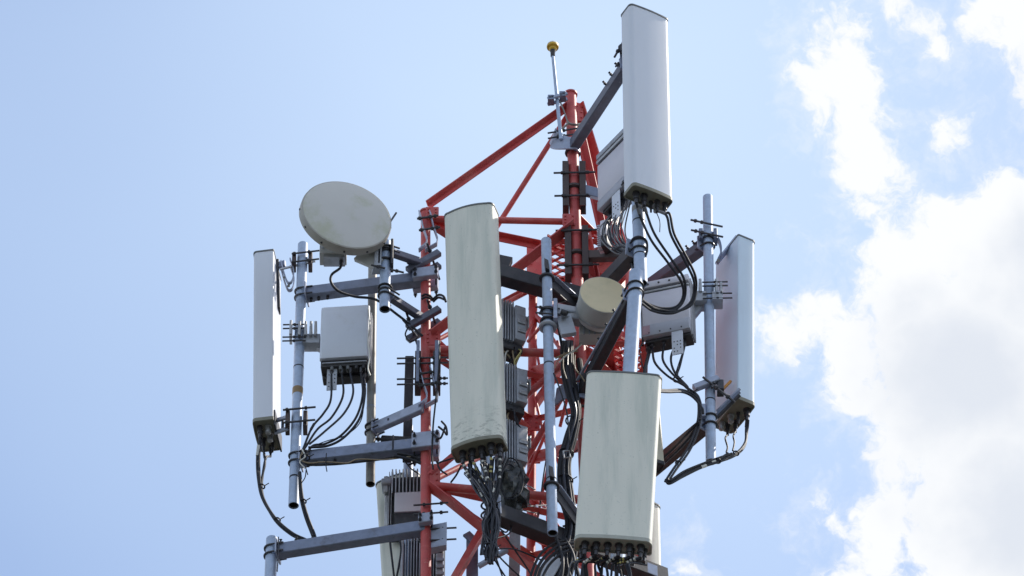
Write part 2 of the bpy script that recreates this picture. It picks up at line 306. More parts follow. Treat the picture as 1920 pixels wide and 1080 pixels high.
# ================================================================== lattice tower
LEG = {'A': (P(798, 399, 0), P(798.5, 1080, 0), .037), 'B': (P(1070, 178, -.05), P(1097, 900, -.05), .043),
       'C': (P(1000, 470, .75), P(995, 1080, .75), .033), 'D': (P(1172, 470, .5), P(1201, 1080, .5), .040)}
def leg_z(k, z): a, b, r = LEG[k]; return a + (b-a)*((z-a.z)/(b.z-a.z))
def leg_y(k, y): a, b, r = LEG[k]; return pole_at(a, b, y)
TW = Thing('lattice_tower', 'red painted lattice tower of round legs and angle braces carrying all the antennas', 'tower', (0.6, .3, 0))
def tower():
    for k in 'ABCD':
        a, b, r = LEG[k]; bot = leg_z(k, 0.35); mb = MB(); mb.tube(a, bot, r, r*1.25, 22)
        lo = TW.part('leg', mb, 'red_paint')
        m = MB(); m.lathe(a+ZV*.012, -ZV, [(r*1.0, 0), (r*1.24, .0), (r*1.24, .014), (r*1.0, .016)], 24); TW.part('top_cap', m, 'red_paint', lo)
        m = MB(); m.loft([[bot+V((sx*.45, sy*.45, -.36)) for sx, sy in ((-1, -1), (1, -1), (1, 1), (-1, 1))], [bot+V((sx*.4, sy*.4, .02)) for sx, sy in ((-1, -1), (1, -1), (1, 1), (-1, 1))]]); TW.part('footing', m, 'concrete', lo)
        zz = a.z - .62
        for q in range(3):                       # splice bands on the pipe
            c = leg_z(k, zz-q*1.41); m = MB(); m.lathe(c, -ZV, [(r*1.005, 0), (r*1.05, .006), (r*1.05, .022), (r*1.005, .028)], 22); TW.part('splice_band', m, 'red_paint', lo)
    def brace(a, b, w=.06, kind='angle', r=.02, up=ZV, fx=1, fy=1, t=.008):
        mb = MB()
        if kind == 'angle': mb.angle(a, b, w, t, up, fx, fy)
        elif kind == 'pipe': mb.tube(a, b, r, n=14)
        else: mb.beam(a, b, w, w)
        return TW.part('brace', mb, 'red_paint')
    def gusset(c, w=.09, h=.14, n=V((0, -1, 0))):
        mb = MB(); d, s, u = frame(n); mb.beam(c-n*.005, c+n*.005, w, h); g = TW.part('gusset_plate', mb, 'red_paint')
        for sx in (-.28, .28):
            for sz in (-.3, 0, .3):
                q = c+s*(w*sx)+u*(h*sz)+n*.005; m = MB(); m.tube(q-n*.002, q+n*.009, .0085, n=6); TW.part('bolt', m, 'red_paint', g)
    Z = [leg_y('A', y).z for y in (410, 655, 910)]
    Z += [Z[2]-1.42*(i+1) for i in range(18)]; Z = [z for z in Z if z > .9]
    A, B, C, D = (lambda z, k=k: leg_z(k, z) for k in 'ABCD')
    # top ring
    brace(A(Z[0]), leg_y('B', 416), r=.026, kind='pipe'); brace(A(Z[0])+V((0, .03, 0)), D(Z[0]+.03), .055, fy=-1)
    brace(B(Z[0]), D(Z[0]), .06); brace(C(Z[0]), D(Z[0]), .06); brace(A(Z[0]-.03), C(Z[0]), .06)
    # spire braces up to the tall leg
    Bt = leg_y('B', 200)
    brace(leg_y('B', 197)+V((-.01, 0, 0)), A(Z[0])+V((.02, -.03, .12)), .052, up=V((0, -1, .6)), fx=-1, t=.01)
    mid = (A(Z[0])+C(Z[0]))*.5
    brace(leg_y('B', 206)+V((-.02, .04, 0)), mid, r=.021, kind='pipe')
    brace(leg_y('B', 190)+V((.045, .03, 0)), D(Z[0]), .085, up=V((.5, -1, .2)), t=.01)
    brace(leg_y('B', 235)+V((.05, .02, 0)), P(1139, 482, .2), .06, up=V((1, -.5, 0)))
    gusset(leg_y('B', 205)+V((.06, .03, 0)), .07, .2, V((.3, -1, 0)).normalized())
    gusset(A(Z[0])+V((.05, -.042, .02)), .1, .12)
    # first bay
    brace(leg_y('A', 631)+V((.03, -.02, 0)), leg_y('B', 424)+V((-.03, -.02, 0)), .095, up=V((0, -1, .3)), fx=-1, t=.012)
    brace(leg_y('A', 640)+V((.03, .03, 0)), C(Z[0]), r=.018, kind='pipe')
    gusset(leg_y('C', 505)+V((.03, -.05, 0)), .16, .42); gusset(leg_y('A', 640)+V((.05, -.03, 0)), .12, .14)
    brace(P(905, 586, .8), C(Z[0])+V((0, -.03, 0)), .08); brace(P(940, 605, .3), P(1070, 690, .0), r=.0, kind='pipe') if False else None
    brace(C(Z[0]-.3), D(Z[1]+.2), .05); brace(D(Z[0]-.1), C(Z[1]+.1), .05); brace(B(Z[0]-.1), D(Z[1]), .055); brace(D(Z[0]-.2), B(Z[1]+.1), .055)
    brace(leg_y('C', 560)+V((.03, -.04, 0)), leg_y('C', 556)+V((-.12, -.3, .0)), .07)
    # second ring and bay
    brace(A(Z[1]), leg_y('B', 664), r=.033, kind='pipe'); brace(A(Z[1])+V((0, .03, .02)), D(Z[1]), .06); brace(C(Z[1]), D(Z[1]), .06); brace(B(Z[1]), D(Z[1]), .07); brace(A(Z[1]), C(Z[1]), .06)
    brace(leg_y('C', 707)+V((0, -.04, 0)), leg_y('B', 676), .075, up=V((0, -1, 0))); brace(leg_y('C', 868)+V((0, -.04, 0)), leg_y('B', 836), .075, up=V((0, -1, 0)))
    brace(leg_y('B', 690)+V((-.04, .05, 0)), P(935, 952, .45), r=.024, kind='pipe')
    brace(leg_y('A', 620)+V((.02, .03, 0)), leg_y('C', 812), r=.028, kind='pipe')
    brace(leg_y('A', 900)+V((.03, .02, 0)), leg_y('C', 808), r=.023, kind='pipe')
    brace(leg_y('A', 893)+V((.03, -.01, 0)), leg_y('B', 662)+V((-.1, .06, -.03)), r=.026, kind='pipe')
    gusset(leg_y('A', 893)+V((.05, -.02, 0)), .11, .2); gusset(leg_y('C', 800)+V((0, -.04, 0)), .12, .16); gusset(leg_y('C', 868)+V((.02, -.05, 0)), .09, .1); gusset(leg_y('C', 707)+V((.02, -.05, 0)), .09, .1); gusset(leg_y('B', 420)+V((-.05, -.045, 0)), .1, .12); gusset(leg_y('A', 1170)+V((.05, -.03, 0)), .12, .2)
    brace(leg_y('B', 700), leg_y('D', 960), .055); brace(leg_y('D', 770), leg_y('B', 900), .055)
    # third ring and bay
    brace(A(Z[2]), leg_y('B', 938), r=.033, kind='pipe'); brace(A(Z[2]), D(Z[2]), .06); brace(C(Z[2]), D(Z[2]), .06); brace(B(Z[2]), D(Z[2]), .06); brace(A(Z[2]), C(Z[2]), .06)
    brace(leg_y('A', 912)+V((.04, -.015, 0)), leg_y('B', 1150), .09, up=V((0, -1, .2)), fx=-1, t=.012)
    brace(P(906, 994, .02), leg_y('A', 1180), .07, up=V((0, -1, 0)))
    brace(P(990, 1000, .72), leg_y('D', 1130), .05)
    for (a, b) in (((990, 640, .7), (1060, 560, .1)), ((1005, 590, .7), (1075, 690, .0)), ((1000, 600, .72), (960, 690, .4)), ((985, 900, .72), (1020, 820, .5)), ((1005, 930, .7), (1085, 1040, .1)), ((1040, 1080, .4), (1085, 960, .1)), ((1045, 640, .3), (1062, 720, .3)), ((1050, 800, .4), (1075, 700, .2))):
        brace(P(*a), P(*b), r=.013, kind='pipe')
    # thin tie rods behind the centre pole, and the cable guide pipe
    for (a, b) in (((1003, 640), (1026, 770)), ((1003, 745), (1033, 872)), ((1026, 880), (1004, 990)), ((1004, 965), (1030, 1075)), ((1030, 800), (1062, 930))):
        m = MB(); m.tube(P(*a, .72), P(*b, .70), .0105, n=8); TW.part('tie_rod', m, 'red_paint')
    m = MB(); m.tube(P(1031, 560, .7), P(1031, 1300, .7), .029, n=18); TW.part('cable_guide_pipe', m, 'red_paint')
    for y in (715, 940, 1010):
        m = MB(); m.beam(leg_y('C', y), P(1031, y-2, .7), .05, .04); TW.part('brace', m, 'red_paint')
    # lower bays down to the ground
    for i in range(2, len(Z)-1):
        z0, z1 = Z[i], Z[i+1]; al = 'ABDC'
        for j in range(4):
            p, q = al[j], al[(j+1) % 4]
            brace(leg_z(p, z1), leg_z(q, z1), r=.028, kind='pipe')
            if i > 2: brace(leg_z(p, z0), leg_z(q, z1), .06)
    # service platforms: expanded mesh in angle frames
    def grating(x0, x1, Y0, Y1, z, pitch=.075, amp=.020, frame_w=.05):
        m = MB(); y = Y0
        n = int((x1-x0)/.055)
        while y < Y1:
            for ph in (0, 1):
                m.strip([V((x0+(x1-x0)*i/n, y+amp*(1 if (i+ph) % 2 else -1)+(amp*2 if ph else 0), z)) for i in range(n+1)], .012, .022, V((0, 1, 0)))
            y += pitch
        TW.part('grating_mesh', m, 'red_paint', stuff=True)
        for (a, b) in ((V((x0, Y0, z)), V((x1, Y0, z))), (V((x0, Y1, z)), V((x1, Y1, z))), (V((x0, Y0, z)), V((x0, Y1, z))), (V((x1, Y0, z)), V((x1, Y1, z))), (V(((x0+x1)/2, Y0, z)), V(((x0+x1)/2, Y1, z)))):
            m = MB(); m.angle(a+ZV*-.035, b+ZV*-.035, frame_w, .007); TW.part('grating_frame', m, 'red_paint')
    grating(.27, .80, .12, .98, Z[0]-.08); grating(.47, .98, .02, .62, Z[1]+.12)
    for (a, b) in (((1100, 440, .1), (1142, 640, .1)), ((1112, 470, .3), (1098, 560, .3)), ((1171, 620, .42), (1144, 700, .42)), ((1132, 640, .25), (1150, 700, .25)), ((1088, 520, .2), (1160, 480, .2))):
        brace(P(*a), P(*b), .06, up=V((.3, -1, 0)))
tower()

# ================================================================== poles
POLE = {}
def pole(key, label, top, bot, Y, r, mt='galvanised', bands=(), Y2=None, extra=None):
    a = P(*top, Y); b = P(*bot, Y if Y2 is None else Y2); POLE[key] = (a, b, r)
    T = Thing('mounting_pole', label, 'pole', b, 'antenna mounting poles')
    m = MB(); m.pipe(a, b, r, .0055); T.part('tube', m, mt)
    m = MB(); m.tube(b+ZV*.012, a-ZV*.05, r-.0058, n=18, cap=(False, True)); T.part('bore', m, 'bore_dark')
    m = MB(); m.lathe(a, ZV, [(r-.003, 0), (r*.9, .006), (r*.5, .010), (.001, .011)], 22, cap=(False, True)); T.part('end_cap', m, mt)
    for (y, h, bm) in bands:
        c = pole_at(a, b, y); d = (b-a).normalized(); m = MB(); m.lathe(c, d, [(r*1.0, -h/2), (r*1.03, -h/2), (r*1.03, h/2), (r*1.0, h/2)], 22); T.part('band', m, bm)
    return T
def on(key, y): a, b, r = POLE[key]; return pole_at(a, b, y)
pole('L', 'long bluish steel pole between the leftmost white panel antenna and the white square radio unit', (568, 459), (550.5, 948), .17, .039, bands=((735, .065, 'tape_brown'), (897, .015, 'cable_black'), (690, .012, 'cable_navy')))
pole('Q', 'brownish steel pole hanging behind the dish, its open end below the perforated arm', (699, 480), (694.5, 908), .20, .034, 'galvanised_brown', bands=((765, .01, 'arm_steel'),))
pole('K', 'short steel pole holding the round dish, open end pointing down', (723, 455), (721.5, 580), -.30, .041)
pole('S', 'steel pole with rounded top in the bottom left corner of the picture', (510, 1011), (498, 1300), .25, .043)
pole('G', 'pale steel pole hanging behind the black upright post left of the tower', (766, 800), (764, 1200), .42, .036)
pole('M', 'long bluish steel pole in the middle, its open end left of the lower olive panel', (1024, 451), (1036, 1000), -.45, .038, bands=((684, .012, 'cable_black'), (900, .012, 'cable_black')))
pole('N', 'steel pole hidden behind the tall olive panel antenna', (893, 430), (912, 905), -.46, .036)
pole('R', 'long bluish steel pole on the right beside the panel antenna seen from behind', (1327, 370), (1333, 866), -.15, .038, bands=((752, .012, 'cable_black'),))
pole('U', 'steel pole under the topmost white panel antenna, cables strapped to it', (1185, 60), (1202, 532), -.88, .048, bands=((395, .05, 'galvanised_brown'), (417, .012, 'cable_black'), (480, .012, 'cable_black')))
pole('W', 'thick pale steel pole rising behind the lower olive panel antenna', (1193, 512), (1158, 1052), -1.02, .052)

# ================================================================== clamps and arms
def ubolt(T, c, r, d_out, mt='bolt_steel', tilt=ZV, name='u_bolt'):
    """U-bolt round a vertical pole at c, legs pointing along d_out."""
    d = d_out.normalized(); s = d.cross(tilt).normalized(); R = r+.008
    pts = [c + s*R + d*(R+.05), c + s*R]
    pts += [c + s*(R*math.cos(t)) - d*(R*math.sin(t)) for t in [math.pi*k/12 for k in range(13)]]
    pts += [c - s*R + d*(R+.05)]
    m = MB(); m.path(pts, .0075, 6); return T.part(name, m, mt)
def rod(m, a, b, r=.007, nuts=(.2, .8), nr=.014, nl=.018):
    m.tube(a, b, r, n=8); d = (b-a).normalized()
    for t in nuts: c = a.lerp(b, t); m.tube(c-d*nl/2, c+d*nl/2, nr, n=6)
def bolts_on(T, a, b, ts, off, r=.010, l=.03, mt='bolt_steel'):
    for t in ts:
        c = a.lerp(b, t); n = off.normalized(); m = MB(); m.tube(c+off*.9, c+off+n*l, r*.62, n=8); m.tube(c+off, c+off+n*.012, r*1.25, n=6); m.tube(c+off+n*l*.7, c+off+n*l, r*1.1, n=6); T.part('bolt', m, mt)
def arm(label, a, b, w, h, mt='arm_steel', pa=None, pb=None, sleeve=None, bolt=(), boff=None, name='support_arm', group='antenna support arms'):
    """Box arm a->b; pa/pb = (pole radius) gives an end plate with a U-bolt at that end."""
    T = Thing(name, label, 'arm', b, group); d = (b-a).normalized()
    a2 = a + d*(pa+.012 if pa else 0); b2 = b - d*(pb+.012 if pb else 0)
    m = MB(); m.beam(a2, b2, w, h); T.part('beam', m, mt)
    for (c, r, dd) in ((a, pa, d), (b, pb, -d)):
        if r:
            e = c + dd*(r+.006); m = MB(); m.beam(e-dd*.005, e+dd*.005, w*1.9, h*1.35); T.part('end_plate', m, 'arm_steel_light')
            for dz in (-h*.36, h*.36): ubolt(T, c+ZV*dz, r, dd)
    if sleeve:                                   # half shells bolted round a tower leg
        c, r, ww, hh = sleeve; y0 = V((0, 1, 0))
        for sgn, mm in ((-1, 'arm_steel_light'), (1, 'arm_steel_light')):
            q = c + y0*sgn*(r+.028); m = MB(); m.beam(q-d*ww/2, q+d*ww/2, .05, hh); T.part('clamp_shell', m, mm)
        for s in (-1, 1):
            for dz in (-.25, .25):
                q = c+d*s*ww*.42+ZV*hh*dz; m = MB(); rod(m, q-y0*(r+.09), q+y0*(r+.11), .007, (.12, .9)); T.part('threaded_rod', m, 'bolt_steel')
    if bolt: bolts_on(T, a, b, bolt, boff or ZV*h/2)
    return T
def fork(T, c, r, y_up=.36):
    """Two bent flat straps leaning up the front of the leg, tied by two cross rods."""
    for s in (0, 1):
        ox = .08*s; f = -r-.03
        pts = [c+V((ox-.055, f+.03, y_up)), c+V((ox-.045, f, y_up*.86)), c+V((ox-.02, f-.01, y_up*.5)), c+V((ox+.01, f-.01, y_up*.22)), c+V((ox+.004, f-.005, y_up*.10)), c+V((ox*.6-.05, f, -.02))]
        m = MB(); m.strip(pts, .045, .008, V((0, 1, 0))); T.part('strap', m, 'arm_steel_light')
    for z in (y_up*.42, y_up*.72):
        m = MB(); rod(m, c+V((-.05-(z-.16)*.12, f-.03, z-.01)), c+V((.11-(z-.16)*.12, f-.03, z+.025)), .009, (.12, .62, .85), .016); T.part('threaded_rod', m, 'bolt_steel')
A_ = lambda y: leg_y('A', y)
B_ = lambda y: leg_y('B', y)
D_ = lambda y: leg_y('D', y)
rA, rB, rD = .037, .043, .04
# left side
t = arm('upper left grey box arm running from the left pole to the tower under the dish', on('L', 553), A_(524)+V((.02, -.01, 0)), .085, .095, pa=.039, sleeve=(A_(524), rA, .19, .10), bolt=(.08, .14, .21), boff=-ZV*.048)
t = arm('lower left grey box arm with a cable underneath, below the white square radio unit', on('L', 862), A_(836)+V((.02, -.01, 0)), .08, .10, pa=.039, sleeve=(A_(838), rA, .20, .15), bolt=(.1, .16, .23, .3), boff=-ZV*.05)
m = MB(); m.box(on('L', 850).lerp(A_(836), .75)+V((0, -.045, .01)), .012, .012, .14); t.part('tie', m, 'cable_black')
t = arm('lowest left grey box arm crossing in front of the hidden olive panel at the bottom', on('S', 1036), A_(990), .08, .10, pa=.043, sleeve=(A_(985), rA, .10, .09), bolt=(.06, .16, .27), boff=V((0, -.03, .05)))
m = MB(); m.strip([on('S', 1030)+V((.05, -.06, .06)), on('S', 1040)+V((.055, -.06, -.08)), on('S', 1050)+V((.05, -.06, -.16))], .02, .008, YV); t.part('loose_strap', m, 'bolt_steel')
for dz in (.0, .09):
    m = MB(); rod(m, A_(985)+V((-.09, -.06, .05+dz)), A_(985)+V((.16, -.05, .085+dz)), .007, (.3, .8)); t.part('threaded_rod', m, 'bolt_steel')
m = MB(); m.prof(A_(1005)+V((.06, .02, .1)), A_(1005)+V((.06, .02, -.12)), [(-.05, -.02), (.09, -.06), (.09, .0), (-.03, .05)]); t.part('clamp_plate', m, 'arm_steel_light')
for dz in (.05, -.06):
    m = MB(); rod(m, A_(1005)+V((.03, -.02, dz)), A_(1005)+V((.22, -.02, dz+.012)), .007, (.5,)); t.part('threaded_rod', m, 'bolt_steel')
t = arm('perforated grey strap arm between the brownish pole and the left tower leg', on('Q', 806), A_(772)+V((-.02, -.05, 0)), .05, .09, 'arm_steel_light', pa=.034)
a, b = on('Q', 806), A_(772)
for k, tt in enumerate((.33, .45, .57, .69, .8)):
    c = a.lerp(b, tt)+V((0, -.052, .0)); m = MB(); m.tube(c, c+V((0, .012, 0)), .013 if k % 2 == 0 else .008, n=10); t.part('bolt', m, 'bolt_steel')
fork(t, A_(770), rA, .40)
# dish arms with cross clamps
def cross_clamp(T, c, r):
    d = V((.85, -.32, .0)).normalized(); d = V((.62, .0, .50)).normalized()
    for s, mm in ((-1, 'slate_steel'), (1, 'slate_steel')):
        q = c+V((0, s*(r+.03), 0)); m = MB(); m.beam(q-d*.17, q+d*.13, .045, .055); T.part('clamp_bar', m, mm)
    for tt in (-.12, .08):
        q = c+d*tt; m = MB(); rod(m, q+V((-.05, -r-.11, .05)), q+V((.04, r+.12, -.03)), .009, (.2, .32), .017); T.part('threaded_rod', m, 'bolt_steel')
t = arm('upper short arm from the dish pole to a cross clamp on the left tower leg', on('K', 470), A_(503)+V((-.03, -.06, 0)), .05, .06, 'slate_steel', pa=.041); cross_clamp(t, A_(500), rA); fork(t, A_(478), rA, .42)
t = arm('lower short arm from the dish pole to a cross clamp on the left tower leg', on('K', 551), A_(606)+V((-.03, -.06, 0)), .05, .06, 'slate_steel', pa=.041); cross_clamp(t, A_(606), rA)
m = MB(); m.path(crom(px([(755, 600), (768, 615), (782, 632), (770, 640), (760, 628), (766, 612)], -.1)), .006, 6); t.part('loose_cable', m, 'cable_black')
# black upright post clamped to the leg
T = Thing('upright_post', 'black square steel post clamped upright beside the left tower leg', 'post', P(764, 862, .2))
m = MB(); m.beam(P(768, 673, .2), P(763, 862, .2), .065, .065, YV); T.part('post', m, 'black_steel')
for (x0, x1) in ((778, 789), (812, 826)):
    m = MB(); p = P(x0, 700, -.02); q = P(x1, 700, -.02); w = (q-p).length
    m.box((p+q)/2, w, .13, .34); T.part('clamp_block', m, 'brown_steel')
    m = MB(); m.box((p+q)/2+V((0, -.08, .04)), w*.55, .03, .42); T.part('clamp_strap', m, 'arm_steel')
for y in (671, 681, 710, 720):
    m = MB(); rod(m, P(744, y+1, -.09), P(840, y-1, -.09), .007, (.85, .93) if y > 700 else (.72,), .013); T.part('threaded_rod', m, 'bolt_steel')
T = Thing('stub_tube', 'short dark tube lying behind the black post above the lower left arm', 'tube', P(750, 826, .22))
m = MB(); m.tube(P(717, 824, .24), P(792, 828, .15), .032, n=16); T.part('tube', m, 'black_steel')
m = MB(); m.tube(P(704, 823, .26), P(718, 824, .24), .012, n=10); m.tube(P(708, 823, .255), P(711, 823, .252), .022, n=6); T.part('bolt', m, 'bolt_steel')
m = MB(); m.tube(P(773, 808, .12), P(773, 822, .12), .008, n=8); T.part('pin', m, 'bolt_steel')
# centre: the two long black beams on the tall leg
gB = B_(574)+V((0, -.09, 0))
T = arm('upper long black channel arm between the tall olive panel and the middle of the tower', on('N', 503), gB+V((.14, .05, 0)), .11, .13, 'black_steel', pa=.036)
m = MB(); m.prof(P(936, 515, -.36), P(949, 485, -.36), [(-.05, -.03), (.05, -.03), (.05, .03), (-.05, .03)], YV); T.part('upright_lug', m, 'black_steel')
lB = B_(1008)+V((0, -.09, 0))
T = arm('lower long black channel arm running behind the lower olive panel', on('N', 957), P(1245, 1085, .38), .11, .13, 'black_steel', pa=.036)
m = MB(); m.beam(P(1090, 1017, -.03), P(1232, 1075, .3)+V((0, -.02, 0)), .012, .10); T.part('web_strip', m, 'arm_steel_light')
def flat_bracket(label, p0, p1):
    T = Thing('pole_bracket', label, 'bracket', p1, 'flat brackets on the middle pole'); d = (p1-p0).normalized()
    m = MB(); m.beam(p0+d*.03, p1, .012, .11, V((0, 0, 1))); T.part('web', m, 'black_steel')
    m = MB(); m.beam(p0+d*.05+V((.018, 0, .05)), p1+V((.018, 0, .05)), .05, .010); T.part('flange', m, 'arm_steel_light')
    m = MB(); m.torus(p0+V((0, 0, 0)), ZV, .049, .012, 28, 6); T.part('collar', m, 'bolt_steel')
    m = MB(); m.prof(p0+V((-.01, -.05, .12)), p0+V((.0, -.05, .02)), [(-.035, -.01), (.045, -.01), (.02, .02), (-.02, .02)]); T.part('lug', m, 'black_steel')
    m = MB(); rod(m, p1+V((.05, -.03, .06)), p1+V((-.14, -.05, -.02)), .008, (.3,)); T.part('threaded_rod', m, 'bolt_steel')
flat_bracket('upper flat black bracket with pale flange from the middle pole to the black arm', on('M', 522), B_(590)+V((-.02, -.10, .0)))
flat_bracket('lower flat black bracket on the middle pole, left of the lower olive panel', on('M', 912), P(1092, 992, -.12))
# right side
T = arm('topmost dark arm rising from the tall red leg to the topmost white panel', B_(286)+V((0, -.06, 0)), on('U', 104), .075, .095, 'slate_steel', pb=.048, bolt=(.62, .72, .82), boff=V((-.035, -.02, .048)))
m = MB(); m.strip(crom([B_(268)+V((-.15, .0, .08)), B_(272)+V((-.13, -.04, .0)), B_(280)+V((-.06, -.085, -.02)), B_(284)+V((.02, -.085, 0)), B_(284)+V((.05, -.05, 0))], 5), .13, .012, ZV); T.part('clamp_shell', m, 'arm_steel_light')
m = MB(); m.torus(B_(287), ZV, .051, .012, 26, 6); T.part('collar', m, 'black_steel')
for y, z in ((262, 0), (272, 0)):
    m = MB(); rod(m, B_(y)+V((-.19, -.07, .0)), B_(y)+V((.06, -.07, .06)), .007, (.3, .5), .013); T.part('threaded_rod', m, 'bolt_steel')
m = MB(); m.box(on('U', 118)+V((-.075, -.01, 0)), .05, .03, .16); T.part('end_lug', m, 'arm_steel')
T = arm('short dark arm from the tall red leg to the pole under the topmost panel', B_(586)+V((.03, -.06, 0)), on('U', 462), .09, .11, 'black_steel', pb=.048)
T = arm('long slanting dark arm with bolts crossing in front of the yellow drum antenna', B_(748)+V((0, -.07, 0)), on('W', 545), .075, .10, 'black_steel', pb=.052, bolt=(.44, .58, .72), boff=V((-.035, -.02, .05)))
m = MB(); m.beam(B_(748)+V((-.035, -.14, .055)), on('W', 552)+V((-.06, .06, .055)), .02, .016); T.part('pale_flange', m, 'arm_steel_light')
m = MB(); m.strip(crom([B_(745)+V((-.19, .02, .02)), B_(746)+V((-.12, -.07, .0)), B_(750)+V((.0, -.10, .0)), B_(752)+V((.06, -.06, 0))], 5), .15, .014, ZV); T.part('clamp_shell', m, 'arm_steel')
m = MB(); m.torus(B_(770), ZV, .052, .010, 26, 6); T.part('collar', m, 'bolt_steel')
T = arm('upper right grey arm reaching the right pole behind the cables', D_(566), on('R', 456), .075, .095, 'slate_steel', pb=.038, bolt=(.72, .8, .88), boff=V((-.03, -.02, .048)))
T = arm('lower right dark arm reaching the right pole below the radio unit', D_(905), on('R', 790), .08, .11, 'brown_steel', pb=.038)
m = MB(); m.box(on('R', 775)+V((-.06, -.02, 0)), .05, .04, .12); T.part('end_lug', m, 'arm_steel_light')
# paired clamp channels on the tall leg
def leg_clamp(label, y0, y1, rods, armto, bend):
    c = B_((y0+y1)/2); h = (B_(y0)-B_(y1)).length; T = Thing('leg_clamp', label, 'clamp', c, 'clamps on the tall red leg')
    for s in (-1, 1):
        q = c+V((s*(rB+.022), -.01, 0)); m = MB(); m.prof(q-ZV*h/2, q+ZV*h/2, [(-.024, -.05), (.024, -.05), (.024, .05), (-.024, .05), (-.024, .042), (.016, .042), (.016, -.042), (-.024, -.042)] if s > 0 else [(.024, -.05), (.024, .05), (-.024, .05), (-.024, -.05)], YV); T.part('clamp_channel', m, 'brown_steel')
    m = MB(); m.torus(c-ZV*.01, ZV, rB+.006, .02, 26, 6); T.part('saddle', m, 'brown_steel')
    for y in rods:
        q = B_(y)+V((0, -.065, 0)); m = MB(); rod(m, q+V((-.155, 0, -.005)), q+V((.165, 0, .006)), .008, (.22, .8), .014, .03); T.part('threaded_rod', m, 'bolt_steel')
    m = MB(); m.beam(c+V((rB+.03, 0, -.02)), armto, .07, .075); T.part('stub_arm', m, bend)
    return T
leg_clamp('upper pair of brown clamp channels on the tall red leg above the ring brace', 312, 395, (335, 378), P(1150, 372, -.25), 'arm_steel')
T = leg_clamp('lower pair of brown clamp channels on the tall red leg beside the grating', 432, 523, (443, 508), P(1190, 478, -.30), 'brown_steel')

# ================================================================== panel antennas
def rounded(w, t, rf, rb, bulge=.0, n=6):
    """closed outline in (right, front) coordinates, anticlockwise from back left"""
    pts = []
    def arc(cx, cy, r, a0, a1):
        for k in range(n+1):
            a = a0+(a1-a0)*k/n; pts.append((cx+r*math.cos(a), cy+r*math.sin(a)))
    hw, ht = w/2, t/2
    arc(-hw+rb, -ht+rb, rb, math.pi, 1.5*math.pi); arc(hw-rb, -ht+rb, rb, 1.5*math.pi, 2*math.pi)
    arc(hw-rf, ht-rf, rf, 0, math.pi/2)
    for k in range(1, 10):
        u = 1-2*k/10; pts.append((u*(hw-rf), ht+bulge*(1-u*u)))
    arc(-hw+rf, ht-rf, rf, math.pi/2, math.pi)
    return pts
class Panel:
    def __init__(s, label, top, bot, Y, az, w, t, mt, capm, conns, rf=.05, rb=.02, bulge=.012, Y2=None, connm='bolt_steel', group='sector panel antennas', back=None, capm2='cap_grey', lip=.02):
        a = P(*top, Y); b = P(*bot, Y if Y2 is None else Y2); s.a, s.b = a, b; up = (a-b).normalized(); az = math.radians(az)
        n = V((math.sin(az), -math.cos(az), 0)); n = (n-up*n.dot(up)).normalized(); r = up.cross(n).normalized(); s.n, s.r, s.up = n, r, up; s.w, s.t = w, t
        T = s.T = Thing('panel_antenna', label, 'antenna', b, group)
        pr = rounded(w, t, rf, rb, bulge)
        at = lambda c, k=1.0, o=0: [c+r*(x*k+(o if x > 0 else -o))+n*(y*k+(o if y > 0 else -o)) for x, y in pr]
        m = MB(); L_ = (a-b).length; seg = 6
        m.loft([at(b.lerp(a, k/seg)) for k in range(seg+1)]); T.part('radome', m, mt)
        m = MB(); m.loft([at(a-up*.004, 1, .004), at(a+up*.010, 1, .004), at(a+up*.014, 1, -.002)]); T.part('top_cap', m, capm2)
        m = MB(); m.loft([at(b+up*lip, 1, .003), at(b-up*.012, 1, .003), at(b-up*.014, 1, -.006), at(b-up*.002, 1, -.010)], (False, True)); bc = T.part('bottom_cap', m, capm)
        s.tips = []
        for (u, v, kind) in conns:
            c = b+r*(u*w/2)+n*(v*t/2); R = {'big': .019, 'mid': .015, 'cap': .018, 'small': .011}[kind]
            m = MB(); m.lathe(c-up*.0, -up, [(R*1.5, 0), (R*1.5, .012), (R*1.05, .014), (R*1.05, .05), (R*1.2, .052), (R*1.2, .068), (R*.8, .072), (R*.7, .11 if kind != 'cap' else .074)], 12)
            T.part('connector', m, 'zinc' if kind == 'cap' else connm); s.tips.append(c-up*(.105 if kind != 'cap' else .07))
    def pt(s, u, v, h): return s.b+s.r*(u*s.w/2)+s.n*(v*s.t/2)+s.up*h

# 1 leftmost white panel, seen edge on
P1 = Panel('leftmost white panel antenna, seen edge-on with a sunlit back', (501, 500), (500, 815), .30, -98, .335, .155, 'radome_white', 'cap_olive',
           [(.55, .45, 'mid'), (.25, .5, 'mid'), (.52, -.35, 'cap'), (.02, -.35, 'cap'), (-.75, -.1, 'small'), (-.25, .4, 'mid'), (-.45, -.4, 'small')], rf=.03, rb=.012, bulge=.004)
# 2 topmost white panel
P2 = Panel('topmost white panel antenna, tallest thing on the tower', (1209, 34), (1216, 371), -1.03, 29, .34, .15, 'radome_white', 'cap_olive',
           [(-.62, .0, 'big'), (-.25, .1, 'big'), (-.1, -.6, 'small'), (.2, -.35, 'small'), (.42, .05, 'mid'), (.5, -.5, 'cap'), (.78, .1, 'mid')], rf=.034, bulge=.006)
# 3 tall olive panel in front of the left leg
P3 = Panel('tall weathered olive-grey panel antenna in the centre of the picture', (883, 404), (898, 842), -.66, -18, .385, .155, 'radome_olive_scuffed', 'cap_olive',
           [(-.62, .1, 'big'), (-.25, .1, 'big'), (.12, .1, 'big'), (.5, .25, 'big'), (.78, -.2, 'big'), (-.4, -.6, 'mid'), (.1, -.6, 'mid')], rf=.045, bulge=.022)
